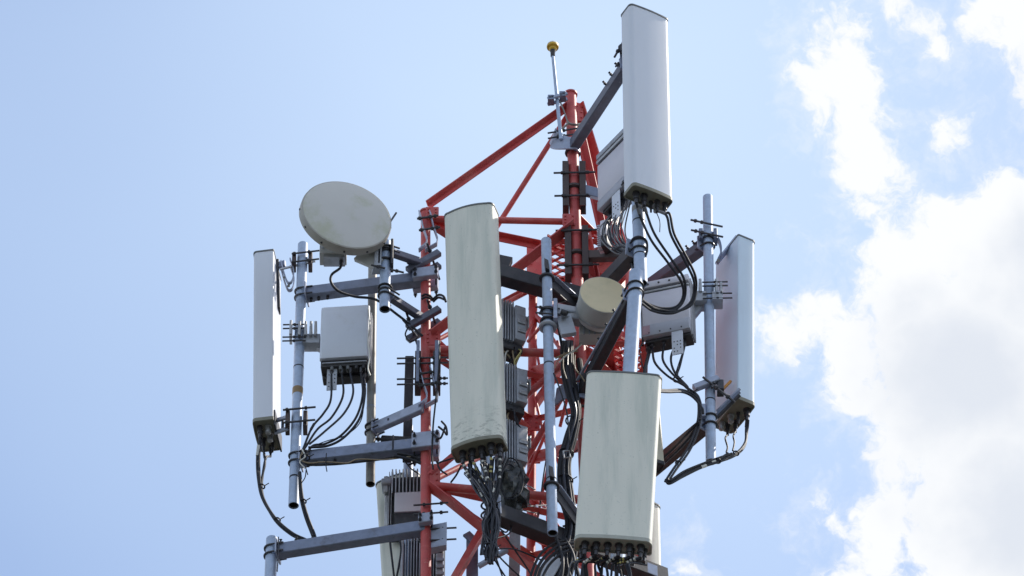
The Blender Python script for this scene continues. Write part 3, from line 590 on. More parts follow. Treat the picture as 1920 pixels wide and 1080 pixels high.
# 4 lower olive panel, front right
P4 = Panel('wide weathered olive-grey panel antenna at the lower right of the tower', (1170, 713), (1149.5, 1022), -1.20, 1, .53, .14, 'radome_olive', 'cap_pale',
           [(-.72, .1, 'big'), (-.43, .1, 'big'), (-.14, .1, 'big'), (.15, .1, 'big'), (.43, .1, 'big'), (.72, .1, 'big'), (-.8, -.5, 'mid'), (-.5, -.5, 'mid'), (.5, -.5, 'mid'), (.82, -.4, 'mid')], rf=.05, bulge=.008)
# 5 right panel seen from behind
P5 = Panel('rightmost white panel antenna seen from behind', (1379, 474), (1378, 779), .03, 118, .35, .15, 'radome_bounce_offset', 'cap_olive',
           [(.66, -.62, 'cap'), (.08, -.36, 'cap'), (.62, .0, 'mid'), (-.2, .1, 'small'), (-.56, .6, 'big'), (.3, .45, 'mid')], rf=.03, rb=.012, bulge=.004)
# 6 olive panel behind, bottom left
P6 = Panel('olive panel antenna partly hidden behind the left tower leg at the bottom', (748, 905), (776, 1330), .60, -22, .34, .14, 'radome_olive', 'cap_olive', [(-.5, .1, 'big'), (0, .1, 'big'), (.5, .1, 'big')], rf=.05, bulge=.012)
# 7 grey panel behind, bottom right
P7 = Panel('grey panel antenna peeping out behind the right edge of the lower olive panel', (1206, 950), (1214, 1330), .80, 28, .24, .13, 'radome_olive', 'cap_olive', [(-.5, .1, 'big'), (.5, .1, 'big')], rf=.04, bulge=.008)
# 8 beige narrow one
P8 = Panel('small beige panel antenna, only its edge showing beside the lower olive panel', (1209, 745), (1219, 872), -.05, 22, .19, .10, 'radome_beige', 'unit_dark', [(-.3, 0, 'mid'), (.3, 0, 'mid')], rf=.015, rb=.01, bulge=.003)
for key, pn, ys in (('W', P4, (780, 960)), ('N', P3, (470, 800)), ('U', P2, (110, 330))):
    for y in ys:                                 # clamp brackets between pole and panel back
        c = on(key, y); r = POLE[key][2]; h = (c-pn.b).dot(pn.up); q = pn.pt(0, -1, h); d = (c-q).normalized()
        m = MB(); m.beam(q-d*.002, c-d*(r+.004), .10, .07); br = pn.T.part('mount_bracket', m, 'arm_steel')
        m = MB(); m.beam(c+d*(r+.004), c+d*(r+.028), .15, .06); pn.T.part('clamp_jaw', m, 'arm_steel', br)
        for s in (-1, 1):
            e = pn.r*s*(r+.016); m = MB(); rod(m, q.lerp(c, .3)+e, c+d*(r+.09)+e, .007, (.25, .82)); pn.T.part('threaded_rod', m, 'bolt_steel', br)
# visible lug at the top of panel 2
m = MB(); c = P(1163, 92, -.93); rod(m, c+V((-.045, .0, -.09)), c+V((.03, .0, .1)), .009, (.35, .6), .016); m.box(c+V((.03, 0, .0)), .07, .04, .07); P2.T.part('tilt_bracket', m, 'bolt_steel')
# panel 1 hinge brackets
def hinge_top():
    T = P1.T; c = on('L', 492); r = .039
    for dx in (-.062, .062):
        m = MB(); m.box(c+V((dx, 0, .0)), .03, .10, .12); T.part('clamp_jaw', m, 'brown_steel')
    for z in (.05, -.04):
        m = MB(); rod(m, c+V((-.08, -.062, z-.02)), c+V((.13, -.062, z+.015)), .007, (.1, .62), .014); T.part('threaded_rod', m, 'bolt_steel')
    m = MB(); m.beam(c+V((-.17, .02, -.055)), c+V((.10, -.03, -.015)), .012, .02); T.part('tilt_bar', m, 'zinc')
    q = P1.pt(0, -1, 1.60)
    m = MB(); m.beam(P1.pt(.05, -1.06, 1.78), P1.pt(-.35, -1.06, 1.33), .02, .10, YV); T.part('back_strap', m, 'black_steel')
    for s in (-.04, .04):                        # folded scissor links hanging between panel and pole
        pts = [P(527, 497, .26), P(533, 520, .25), P(540, 537, .23), P(548, 534, .21), P(551, 515, .20), P(544, 492, .19)]
        m = MB(); m.strip(crom([p+V((0, s, 0)) for p in pts], 5), .026, .008, YV); T.part('scissor_link', m, 'arm_steel_light')
    m = MB(); m.tube(P(541, 536, .17), P(541, 536, .30), .012, n=10); m.tube(P(533, 520, .17), P(533, 520, .32), .009, n=10); T.part('hinge_pin', m, 'zinc')
    m = MB(); m.beam(P(522, 498, .26), P(535, 494, .24), .03, .06); T.part('lug', m, 'arm_steel')
hinge_top()
def hinge_low():
    T = P1.T; c = on('L', 793); r = .039
    for dx in (-.065, .065):
        m = MB(); m.box(c+V((dx, 0, 0)), .032, .11, .15); T.part('clamp_jaw', m, 'brown_steel')
    for z in (.075, -.055):
        m = MB(); rod(m, c+V((-.1, -.07, z-.01)), c+V((.14, -.07, z+.02)), .008, (.12, .7), .015); T.part('threaded_rod', m, 'bolt_steel')
    for z in (.045, -.075):
        m = MB(); m.beam(P(517, 797, .24)+ZV*z, c+V((-.06, -.02, z)), .02, .035); T.part('bracket_plate', m, 'arm_steel_light')
    m = MB(); m.box(P(530, 797, .22), .02, .02, .13); T.part('bracket_rib', m, 'bolt_steel')
    m = MB(); m.beam(P1.pt(.0, -1.08, .10), P1.pt(.0, -1.08, -.05), .30, .012, P1.n); T.part('back_plate', m, 'black_steel')
hinge_low()
# panel 5 brackets
def bracket5():
    T = P5.T; c = on('R', 455)
    for dx in (-.055, .055):
        m = MB(); m.box(c+V((dx, 0, .06)), .03, .09, .10); T.part('clamp_jaw', m, 'arm_steel')
    for z, l in ((.14, 0), (.03, .02)):
        m = MB(); rod(m, c+V((-.13, -.06, z+.045)), c+V((.11, -.06, z-.03)), .008, (.15, .35), .015); T.part('threaded_rod', m, 'bolt_steel')
    q = P(1357, 468, -.05)
    m = MB(); m.strip(crom([P(1338, 440, -.12), P(1349, 455, -.1), P(1352, 475, -.08), P(1346, 490, -.08)], 5), .05, .012, YV); T.part('scissor_link', m, 'arm_steel')
    m = MB(); m.strip(crom([P(1346, 490, -.06), P(1362, 470, -.03), P(1380, 447, -.01)], 5), .06, .012, YV); T.part('scissor_link', m, 'arm_steel_light')
    m = MB(); m.tube(P(1347, 488, -.16), P(1347, 488, .0), .014, n=10); T.part('hinge_pin', m, 'zinc')
    c = on('R', 735)
    m = MB(); m.beam(c+V((-.12, -.06, -.02)), c+V((.06, -.055, .08)), .05, .05); T.part('clamp_jaw', m, 'arm_steel_light')
    m = MB(); m.box(c+V((.075, -.02, .02)), .05, .09, .09); T.part('clamp_block', m, 'bolt_steel')
    m = MB(); rod(m, P(1318, 707, -.24), P(1378, 754, -.2), .009, (.42, .78), .018); T.part('threaded_rod', m, 'bolt_steel')
    m = MB(); rod(m, P(1335, 727, -.24), P(1341, 712, -.2), .008, (.5,), .016); T.part('threaded_rod', m, 'bolt_steel')
    m = MB(); m.beam(P(1350, 735, -.16), P(1370, 715, -.14), .02, .02); T.part('orange_tab', m, 'orange_paint')
    for k, o in enumerate((0, .034, .068)):
        m = MB(); m.beam(P(1344, 772+k*6, -.11), P(1387, 729+k*6, -.19), .02, .022); T.part('bracket_rail', m, ('arm_steel_light', 'arm_steel', 'bolt_steel')[k])
bracket5()

# ================================================================== radio units
class Unit:
    def __init__(s, label, c, Y, az, w, h, d, name='radio_unit', group='remote radio units'):
        s.c = P(*c, Y); a = math.radians(az); s.n = V((math.sin(a), -math.cos(a), 0)); s.r = ZV.cross(s.n); s.w, s.h, s.d = w, h, d
        s.T = Thing(name, label, 'radio unit', s.pt(0, 0, -1), group)
    def pt(s, u, v, z): return s.c + s.r*(u*s.w/2) - s.n*(v) + ZV*(z*s.h/2)      # v metres behind the front face
    def slab(s, name, mt, u0, u1, v0, v1, z0, z1, parent=None, rad=.008, label=None):
        p = s.pt((u0+u1)/2, (v0+v1)/2, z0); q = s.pt((u0+u1)/2, (v0+v1)/2, z1); w = abs(u1-u0)*s.w/2; t = abs(v1-v0); rad = min(rad, w*.45, t*.45)
        pr = rounded(w, t, rad, rad, 0, 3); m = MB(); e = min(.004, abs(q.z-p.z)*.2)
        at = lambda c, o: [c+s.r*(x-math.copysign(o, x))+s.n*(y-math.copysign(o, y)) for x, y in pr]
        m.loft([at(p, min(.003, rad*.4)), at(p+ZV*e, 0), at(q-ZV*e, 0), at(q, min(.003, rad*.4))]); return s.T.part(name, m, mt, parent, label)
    def fins(s, n, u0, u1, v0, v1, z0, z1, mt='unit_grey', tk=.35, parent=None, jag=0):
        m = MB(); st = (u1-u0)/n
        for k in range(n):
            u = u0+st*(k+.5); j = jag*random.uniform(0, 1); p = s.pt(u, (v0+v1)/2, z0); q = s.pt(u, (v0+v1)/2, z1+j); m.beam(p, q, abs(v1-v0), st*s.w/2*tk, s.r, .001)
        return s.T.part('cooling_fins', m, mt, parent)
    def sidefins(s, n, u0, u1, v0, v1, z0, z1, mt='unit_grey', tk=.4):
        m = MB(); st = (v1-v0)/n
        for k in range(n):
            v = v0+st*(k+.5); p = s.pt((u0+u1)/2, v, z0); q = s.pt((u0+u1)/2, v, z1); m.beam(p, q, abs(u1-u0)*s.w/2, st*tk, s.n, .001)
        return s.T.part('cooling_fins', m, mt)
    def conn(s, u, v, l=.06, r=.014, mt='bolt_steel'):
        c = s.pt(u, v, -1); m = MB(); m.lathe(c+ZV*.004, -ZV, [(r*1.4, 0), (r*1.4, .014), (r, .016), (r, l*.6), (r*1.15, l*.62), (r*1.15, l*.85), (r*.6, l)], 10); s.T.part('connector', m, mt); return c-ZV*l
    def tagplate(s, u, v, l, w=.07, mt='unit_white'):
        c = s.pt(u, v, -1); m = MB(); m.beam(c-s.n*.004-ZV*l, c-s.n*.004+ZV*.02, .006, w, s.r, .001); o = s.T.part('tag_plate', m, mt)
        for i in range(3):
            for j in range(4):
                if (i*5+j*3) % 4 == 3: continue
                q = c+s.n*.0005+s.r*((i-1)*w*.28)-ZV*(l*(.45+j*.14)); mm = MB(); mm.tube(q-s.n*.006, q+s.n*.0015, .005, n=8); s.T.part('hole', mm, 'print_dark', o)

# R1 white square unit on the left
u = Unit('white square radio unit left of the tower, black connector bay underneath', (646, 621), .02, -5, .365, .53, .17)
u.slab('cover', 'unit_white', -1, 1, 0, .055, -1, 1, rad=.02)
u.slab('body', 'unit_dark', -.97, .97, .055, .17, -.99, .98)
u.slab('connector_bay', 'unit_dark', -.96, .96, .03, .19, -1.24, -1.0)
u.slab('bay_rail', 'unit_grey', -.9, .93, .015, .032, -1.16, -1.12)
for uu in (-.5, -.15, .15, .5, .8): u.slab('bay_socket', 'cap_grey' if uu < .2 else 'unit_dark', uu-.07, uu+.07, .03, .08, -1.36, -1.20, rad=.012)
u.slab('bay_lip', 'unit_dark', -.94, .94, .12, .20, -1.36, -1.22)
u.fins(9, -.98, .98, .17, .23, -.95, .95); u.sidefins(4, 1.0, 1.06, .05, .16, -1.1, .9, 'zinc', .3)
R1c = [u.conn(-.52, .06, .12), u.conn(-.1, .06, .12), u.conn(.25, .06, .12), u.conn(.68, .06, .12), u.conn(.78, .10, .14)]
u.tagplate(-.5, .055, .28, .075, 'unit_grey')
for k, dx in enumerate((-.055, .0, .045, .085, .12)):           # mount block on the pole
    pc = on('L', 632)
    m = MB(); m.box(pc+V((dx if k else -.065, -.02, .02 if k else .03)), .02, .12, .14); u.T.part('mount_rib', m, 'zinc')
m = MB(); m.box(pc+V((.09, .0, -.06)), .13, .10, .09); u.T.part('mount_block', m, 'unit_grey')
for z in (.07, .03, -.06, -.1):
    m = MB(); rod(m, pc+V((-.125, -.06, z)), pc+V((.05, -.06, z+.005)), .006, (.5,), .012); u.T.part('threaded_rod', m, 'bolt_steel')
m = MB(); m.beam(pc+V((.05, 0, -.02)), u.pt(-.8, .18, .0), .05, .10); u.T.part('mount_arm', m, 'unit_grey')
m = MB(); m.path(crom(px([(691, 578, .0), (693, 610, -.01), (690, 640, .0), (693, 668, -.01), (690, 690, -.01), (694, 704, .0)], 0), 5), .006, 6); u.T.part('edge_cord', m, 'tape_white')
# R2 lilac unit on the right
u2 = Unit('lilac-white radio unit on the right with a grey lower band and reddish smudge', (1248, 574), -.24, -16, .365, .565, .14)
u2.slab('cover', 'unit_lilac', -1, 1, .0, .05, -.62, .60); u2.slab('top_band', 'unit_lilac', -1, 1, -.012, .05, .78, 1.0); u2.slab('top_rail', 'zinc', -1, 1, -.006, .05, .63, .70); u2.slab('top_groove', 'unit_dark', -.98, .98, .012, .05, .58, .80)
u2.slab('lower_band', 'unit_band', -1, 1, -.014, .05, -1.0, -.60); u2.slab('smudge_label', 'smudge_red', -.98, -.66, -.017, -.0142, -.96, -.64, rad=.0005)
u2.slab('body', 'unit_grey', -.97, .98, .05, .14, -.98, .98); u2.sidefins(4, .98, 1.06, .02, .14, -1.1, .95, 'zinc', .35); u2.fins(9, -.96, .96, .14, .19, -.95, .95)
u2.slab('connector_bay', 'unit_dark', -.92, .96, .03, .15, -1.10, -.99); u2.slab('left_edge_clips', 'unit_dark', -1.05, -1.0, .0, .04, -1.1, .3)
for k in range(4):
    q = u2.pt(-.7+k*.45, -.012, .88); m = MB(); m.tube(q, q+u2.n*.006, .008, n=8); u2.T.part('screw', m, 'print_dark'); q = u2.pt(-.7+k*.45, -.014, -.92); m = MB(); m.tube(q, q+u2.n*.005, .006, n=8); u2.T.part('screw', m, 'print_dark')
R2c = [u2.conn(-.85, .08, .08, .022), u2.conn(-.68, .06, .06), u2.conn(-.2, .06, .06), u2.conn(.25, .08, .06), u2.conn(.62, .08, .10)]
u2.tagplate(.45, -.005, .24, .085)
pc = on('R', 556)
for dx, z in ((-.10, .03), (-.065, .05), (.055, .05), (.09, .02)):
    m = MB(); m.box(pc+V((dx, -.02, z)), .022, .11, .13); u2.T.part('mount_rib', m, 'zinc')
m = MB(); m.box(pc+V((-.09, .0, -.05)), .14, .12, .10); u2.T.part('mount_block', m, 'unit_grey'); m = MB(); m.box(pc+V((.06, -.02, -.06)), .08, .11, .08); u2.T.part('mount_jaw', m, 'unit_grey')
for z in (.08, .04, -.04, -.09):
    m = MB(); rod(m, pc+V((-.05, -.07, z)), pc+V((.14+.03*(z < 0), -.07, z+.006)), .006, (.5,), .011); u2.T.part('threaded_rod', m, 'bolt_steel')
m = MB(); m.beam(pc+V((-.06, .02, -.03)), u2.pt(.7, .16, .0), .05, .10); u2.T.part('mount_arm', m, 'unit_grey')
# R3 unit below the topmost panel
u3 = Unit('pale radio unit tucked against the left side of the topmost white panel', (1146, 318), -.42, -55, .36, .60, .16)
u3.slab('cover', 'unit_lilac', -1, 1, 0, .05, -.68, .62); u3.slab('lower_band', 'unit_band', -1, 1, -.008, .05, -1.0, -.70)
u3.slab('top_band', 'unit_grey', -1, 1, -.01, .05, .84, 1.0); u3.slab('top_rail', 'zinc', -1, 1, -.012, .05, .68, .78); u3.slab('top_groove', 'unit_dark', -.98, .98, .012, .05, .6, .86)
u3.slab('body', 'unit_grey', -.97, .97, .05, .12, -.98, .98); u3.sidefins(5, .97, 1.10, .0, .16, -.9, 1.05, 'zinc', .35); u3.fins(9, -.95, .95, .12, .17, -.95, .95)
for k in range(5): u3.slab('side_clip', 'unit_grey', 1.05, 1.22, .03, .12, .55-k*.34, .70-k*.34)
u3.slab('connector_bay', 'unit_dark', -.9, .9, .03, .15, -1.1, -.99)
R3c = [u3.conn(-.7, .07, .10), u3.conn(-.4, .07, .08), u3.conn(-.1, .07, .09), u3.conn(.2, .07, .1), u3.conn(.5, .07, .08), u3.conn(.8, .07, .1)]
u3.tagplate(.3, -.004, .28, .10)
# small finned box beneath it
u9 = Unit('small finned box below the radio unit beside the tall red leg', (1127, 436), -.30, -20, .085, .26, .12, name='finned_box')
u9.slab('body', 'unit_lilac', -.2, 1, 0, .12, -.2, 1); u9.slab('lower_body', 'unit_dark', -.2, 1, .01, .12, -1, -.22); u9.sidefins(1, -.8, -.2, .05, .07, -1, 1, 'unit_grey', .6)
for k in range(11): u9.slab('fin', 'unit_lilac', -.95, -.2, .02, .10, -.95+k*.175, -.90+k*.175, rad=.002)
# centre stack of finned units
def finned(label, c, Y, h, az=24):
    q = Unit(label, c, Y, az, .19, h, .17)
    q.slab('body', 'unit_dark', -.95, .95, .05, .17, -1, 1); q.fins(5, -1, .1, 0, .05, -1, 1.0, 'unit_grey', .42, jag=.06)
    q.slab('front_block', 'unit_grey', .1, 1.0, -.015, .05, -.9, .85); q.slab('block_rib', 'zinc', .25, .95, -.03, -.016, -.1, .1); q.slab('block_rib', 'zinc', .25, .95, -.03, -.016, -.55, -.35); q.slab('latch', 'zinc', .95, 1.3, .0, .03, .35, .5); q.slab('latch', 'zinc', 1.2, 1.3, -.01, .04, -.1, .5)
    q.slab('connector_bay', 'unit_dark', -.8, .9, .02, .16, -1.35, -1.0)
    return [q.conn(x, .08, .05) for x in (-.5, 0, .5)], q
FC = []
for lab, c, Y, h in (('uppermost grey finned radio unit to the right of the tall olive panel', (963, 603), -.16, .40), ('middle grey finned radio unit to the right of the tall olive panel', (966, 720), -.16, .38), ('lowest grey finned radio unit beside the foot of the tall olive panel', (966, 828), -.16, .40)):
    tips, q = finned(lab, c, Y, h); FC.append((tips, q))
    m = MB(); m.beam(q.pt(-.3, .15, 0), on('N', c[1]+8)+V((.03, .05, 0)), .04, .06); q.T.part('mount_arm', m, 'arm_steel')
# bottom left finned units
q = Unit('finned radio unit with pale cover plate behind the left tower leg', (763, 935), .33, -4, .33, .53, .16)
q.slab('body', 'unit_dark', -.8, 1, .05, .18, -1, 1); q.fins(11, -.75, 1, .0, .05, .25, 1.1, 'zinc', .35, jag=.05); q.slab('cover_plate', 'unit_lilac', -.55, .92, -.01, .04, -.50, .22); q.slab('lower_block', 'unit_dark', -.55, 1, .0, .05, -1.0, -.52)
q.slab('side_bracket', 'zinc', -1.05, -.85, .0, .12, .3, .9); q.slab('side_bracket', 'zinc', -1.0, -.82, .02, .1, -.9, .25); q.slab('side_lug', 'unit_grey', -1.15, -.7, -.02, .1, .55, .75); q.fins(2, -.85, -.65, .0, .1, -.9, 1.05, 'zinc', .3)
for k in range(3): q.conn(-.3+k*.4, .1, .05)
q = Unit('lower finned radio unit behind the left tower leg at the picture edge', (789, 1075), .33, -6, .31, .74, .16)
q.slab('body', 'unit_dark', -.8, 1, .05, .18, -1, 1); q.fins(11, -.8, .65, .0, .05, -1, 1.0, 'unit_grey', .3, jag=.06); q.slab('side_bracket', 'zinc', -1.0, -.82, .0, .1, -.9, .95); q.slab('right_block', 'zinc', .7, 1.05, -.02, .05, -.6, .45)
for k in range(5): q.slab('block_rib', 'unit_grey', .72, 1.12, -.035, -.02, -.5+k*.18, -.43+k*.18)

# ================================================================== dish, drum, beacon
def dish():
    c = P(650, 403, -.52); n = V((.28, -.96, 0)).normalized(); R = .346
    T = Thing('dish_antenna', 'round off-white microwave dish with a stained radome on the left', 'dish antenna', c-n*.25-ZV*.3)
    m = MB(); m.lathe(c, n, [(R*.985, -.012), (R*.985, .0), (R*.97, .006), (R*.8, .014), (R*.5, .020), (R*.2, .023), (.002, .024)], 56); T.part('radome', m, 'dish_cloth')
    m = MB(); m.lathe(c, n, [(R*.2, -.16), (R*.55, -.14), (R*.93, -.085), (R*1.0, -.075), (R*1.012, -.07), (R*1.012, -.012), (R*1.0, .002), (R*.985, .004)], 56); rim = T.part('rim', m, 'dish_rim')
    d, s, u = frame(n)
    for a in range(0, 360, 30):
        q = c+s*(R*1.012*math.cos(math.radians(a)))+u*(R*1.012*math.sin(math.radians(a)))-n*.04; o = (q-c+n*.04).normalized(); m = MB(); m.tube(q-o*.004, q+o*.006, .008, n=8); T.part('rim_screw', m, 'bolt_steel', rim)
    m = MB(); m.lathe(c-n*.15, -n, [(.10, 0), (.10, .05), (.07, .07), (.07, .14)], 20); T.part('hub', m, 'unit_grey')
    o = P(625, 470, -.27); m = MB(); m.box(o, .20, .13, .18); ob = T.part('outdoor_unit', m, 'drum_grey')
    for k in range(4): m = MB(); m.box(o+V((-.075+k*.05, -.072, .02)), .012, .012, .13); T.part('unit_rib', m, 'unit_grey', ob)
    m = MB(); m.box(o+V((.01, 0, -.105)), .16, .10, .03); T.part('unit_base', m, 'zinc', ob)
    m = MB(); m.beam(o+V((.05, .02, .08)), c-n*.22, .10, .08); T.part('unit_neck', m, 'unit_grey')
    k = on('K', 488); m = MB(); m.beam(c-n*.2, k+V((-.05, 0, .03)), .07, .12); T.part('mount_bracket', m, 'drum_grey')
    m = MB(); m.prof(k+V((-.045, -.02, .14)), k+V((-.05, -.02, -.12)), [(-.03, -.05), (.02, -.05), (.02, .05), (-.05, .05)], YV); T.part('mount_cheek', m, 'unit_grey')
    m = MB(); m.beam(P(672, 480, -.3), P(712, 497, -.33), .04, .10); T.part('mount_rib', m, 'drum_grey')
    for z in (.09, -.02):
        m = MB(); m.torus(k+ZV*z, ZV, .05, .010, 26, 6); T.part('pole_clamp', m, 'black_steel')
    for dx in (-.045, .05):
        m = MB(); m.box(k+V((dx, -.02, .03)), .02, .1, .26); T.part('clamp_jaw', m, 'black_steel')
    for y, x in ((497, 700), (505, 735)):
        m = MB(); rod(m, P(x-4, y, -.36), P(x+22, y+6, -.36), .008, (.5,), .014); T.part('threaded_rod', m, 'bolt_steel')
    m = MB(); rod(m, P(729, 420, -.32), P(743, 399, -.32), .008, (.0,), .014); T.part('threaded_rod', m, 'bolt_steel')
    m = MB(); m.torus(on('K', 540), ZV, .047, .009, 26, 6); T.part('pole_ring', m, 'cable_black')
    m = MB(); m.path(crom(px([(640, 488, -.28), (638, 502, -.3), (622, 515, -.3), (621, 530, -.29), (635, 546, -.25), (665, 556, -.15), (705, 562, -.12), (745, 590, -.12), (770, 610, -.08), (792, 630, -.06)], 0)), .010, 8); T.part('cable', m, 'cable_black')
    m = MB(); m.lathe(P(640, 483, -.28), -ZV, [(.022, 0), (.022, .02), (.015, .022), (.015, .07)], 12); T.part('connector', m, 'bolt_steel')
dish()
def drum():
    c = P(1133, 553, -.64); n = V((.20, -1, 0)).normalized(); R = .183
    T = Thing('drum_antenna', 'small drum-shaped microwave antenna with a yellowed face beside the middle pole', 'drum antenna', c-n*.3-ZV*.2)
    m = MB(); m.lathe(c, n, [(R*.99, -.006), (R*.99, .0), (R*.97, .004), (.002, .006)], 48); T.part('face', m, 'drum_yellow')
    m = MB(); m.lathe(c, n, [(R*.5, -.27), (R*.82, -.24), (R*.93, -.19), (R*1.0, -.006), (R*1.0, .001), (R*.985, .002)], 48, cap=(True, False)); sh = T.part('shroud', m, 'drum_grey')
    m = MB(); m.lathe(c, n, [(R*.94, -.185), (R*.97, -.18), (R*.97, -.165), (R*.95, -.16)], 48, cap=(False, False)); T.part('shroud_band', m, 'zinc', sh)
    o = c-n*.34+V((-.02, 0, -.03)); m = MB(); m.box(o, .19, .12, .20); ob = T.part('outdoor_unit', m, 'drum_grey')
    for k in range(4): m = MB(); m.box(o+V((-.06+k*.04, -.065, -.05)), .012, .012, .12); T.part('unit_rib', m, 'unit_grey', ob)
    m = MB(); m.tube(o+V((.1, -.03, -.02)), o+V((.14, -.03, -.02)), .02, n=10); m.tube(o+V((.09, -.03, -.07)), o+V((.12, -.03, -.07)), .018, n=10); T.part('unit_port', m, 'zinc', ob)
    k = on('M', 597)
    m = MB(); m.prof(k+V((.06, .0, .06)), c-n*.26+V((-.05, 0, .0)), [(-.05, -.05), (.05, -.05), (.05, .05), (-.05, .05)]); T.part('mount_bracket', m, 'zinc')
    for z in (.03, -.03): m = MB(); m.beam(k+V((.1, -.06, z)), c-n*.22+V((-.14, -.02, z-.02)), .02, .02); T.part('bracket_rib', m, 'unit_grey')
    m = MB(); m.prof(k+V((.07, -.02, -.02)), k+V((.11, -.02, -.20)), [(-.01, -.02), (.10, -.02), (.10, .02), (-.01, .02)], YV); T.part('bracket_gusset', m, 'unit_grey')
    m = MB(); m.box(k+V((.055, -.04, .02)), .03, .10, .20); T.part('clamp_jaw', m, 'arm_steel_light')
    for z in (.07, -.03): m = MB(); m.torus(k+ZV*z, ZV, .048, .011, 26, 6); T.part('pole_clamp', m, 'black_steel')
    m = MB(); m.torus(k-ZV*.09, ZV, .053, .016, 26, 8); T.part('pole_clamp', m, 'unit_grey')
    for z in (.06, -.0): m = MB(); rod(m, k+V((-.09, -.06, z)), k+V((.09, -.06, z-.02)), .007, (.2, .7), .013); T.part('threaded_rod', m, 'bolt_steel')
    m = MB(); m.tube(k+V((.10, -.09, -.02)), k+V((.14, -.09, -.04)), .022, n=10); T.part('elbow', m, 'unit_dark')
drum()
def beacon():
    a = P(1036.5, 104, -.14); b = P(1052, 262, -.14)
    T = Thing('beacon_antenna', 'yellow mushroom-shaped receiver on a thin rod at the tower top', 'receiver', b)
    m = MB(); m.tube(b, a, .0155, .0125, n=14); T.part('rod', m, 'galvanised')
    m = MB(); m.lathe(a-ZV*.012, ZV, [(.016, 0), (.018, .004), (.018, .05), (.021, .055), (.021, .07), (.014, .075)], 16); T.part('collar', m, 'black_steel')
    m = MB(); m.lathe(a+ZV*.055, ZV, [(.016, 0), (.024, .008), (.030, .018), (.030, .026), (.046, .034), (.048, .045), (.046, .056)], 26); dm = T.part('housing', m, 'beacon_yellow')
    m = MB(); m.lathe(a+ZV*.111, ZV, [(.046, 0), (.042, .014), (.03, .026), (.014, .032), (.001, .033)], 26); T.part('dome', m, 'beacon_white', dm)
    c = P(1044, 187, -.14)
    for dx, dz in ((-.045, -.01), (.045, .03)):
        m = MB(); m.box(c+V((dx, -.005, dz)), .05, .07, .05); T.part('clamp_block', m, 'arm_steel')
    m = MB(); m.beam(c+V((-.07, -.03, -.02)), c+V((.08, -.03, .04)), .02, .03); m.beam(c+V((-.07, .03, -.02)), c+V((.08, .03, .04)), .02, .03); T.part('clamp_jaw', m, 'arm_steel_light')
    m = MB(); m.strip(crom([P(1050, 190, -.12), P(1058, 210, -.14), P(1066, 230, -.13), P(1080, 234, -.12), P(1096, 231, -.05)], 5), .02, .007, YV); T.part('stay_strap', m, 'galvanised_brown')
    m = MB(); m.strip(crom([P(1046, 253, -.13), P(1056, 240, -.14), P(1066, 231, -.14)], 5), .02, .007, YV); T.part('stay_strap', m, 'galvanised_brown')
beacon()

# ================================================================== cables
def bundle(label, paths, r=.011, mt='cable_black', tapes=(), name='cable_bundle', cat='cables', group='cable runs', Y=0, ties=()):
    pts0 = px(paths[0], Y) if not isinstance(paths[0][0], V) else paths[0]
    T = Thing(name, label, cat, pts0[-1], group); objs = []
    for i, p in enumerate(paths):
        q = [(x if isinstance(x, V) else P(x[0], x[1], x[2] if len(x) > 2 else Y)) for x in p]
        c = crom(q, 8); m = MB(); rr = r[i] if isinstance(r, (list, tuple)) else r; m.path(c, rr, 8); mm = mt[i] if isinstance(mt, (list, tuple)) else mt
        o = T.part('cable', m, mm); objs.append(o)
        for (ci, f, l, tm) in tapes:
            if ci == i:
                k = int(f*(len(c)-1)); k = min(k, len(c)-2); d = (c[k+1]-c[k]).normalized(); m = MB(); m.tube(c[k]-d*l/2, c[k]+d*l/2, rr*1.25, n=10); T.part('tape', m, tm, o)
    for (x, y, yy, R) in ties:
        m = MB(); m.torus(P(x, y, yy), V((.2, .1, 1)), R, .006, 18, 5); T.part('cable_tie', m, 'cable_black')
        m = MB(); m.tube(P(x, y, yy)+V((R, -.01, 0)), P(x, y, yy)+V((R+.03, -.02, .015)), .004, n=5); T.part('tie_tail', m, 'cable_black')
    return T
# left panel jumpers
bundle('black jumper cables hanging from the leftmost panel and curving to the lowest left arm',
       [[P1.tips[0], (482, 860, .25), (484, 900, .24), (492, 935, .22), (515, 972, .2), (545, 998, .2), (572, 1011, .2)],
        [P1.tips[1], (486, 862, .24), (488, 905, .23), (496, 938, .22), (518, 973, .2), (548, 999, .2), (575, 1012, .2)],
        [P1.tips[5], (497, 868, .26), (491, 900, .25), (495, 936, .23), (516, 976, .21), (545, 1002, .21), (570, 1014, .2)],
        [P1.tips[4], (499, 858, .28), (494, 880, .27), (491, 905, .25)]], r=.009, tapes=((0, .12, .09, 'tape_white'), (2, .1, .06, 'cable_black')), ties=((491, 912, .24, .022), (520, 975, .2, .022)))
bundle('pair of cables hanging from the lower left arm down to the lowest left arm', [[(561, 885, .1), (563, 930, .1), (572, 968, .12), (584, 1000, .15), (588, 1012, .15)], [(563, 885, .1), (567, 930, .1), (577, 968, .12), (590, 1002, .15), (592, 1012, .15)], [(564, 905, .1), (569, 940, .1), (580, 980, .13), (588, 1010, .15)]], r=.009, ties=((569, 940, .1, .02),))
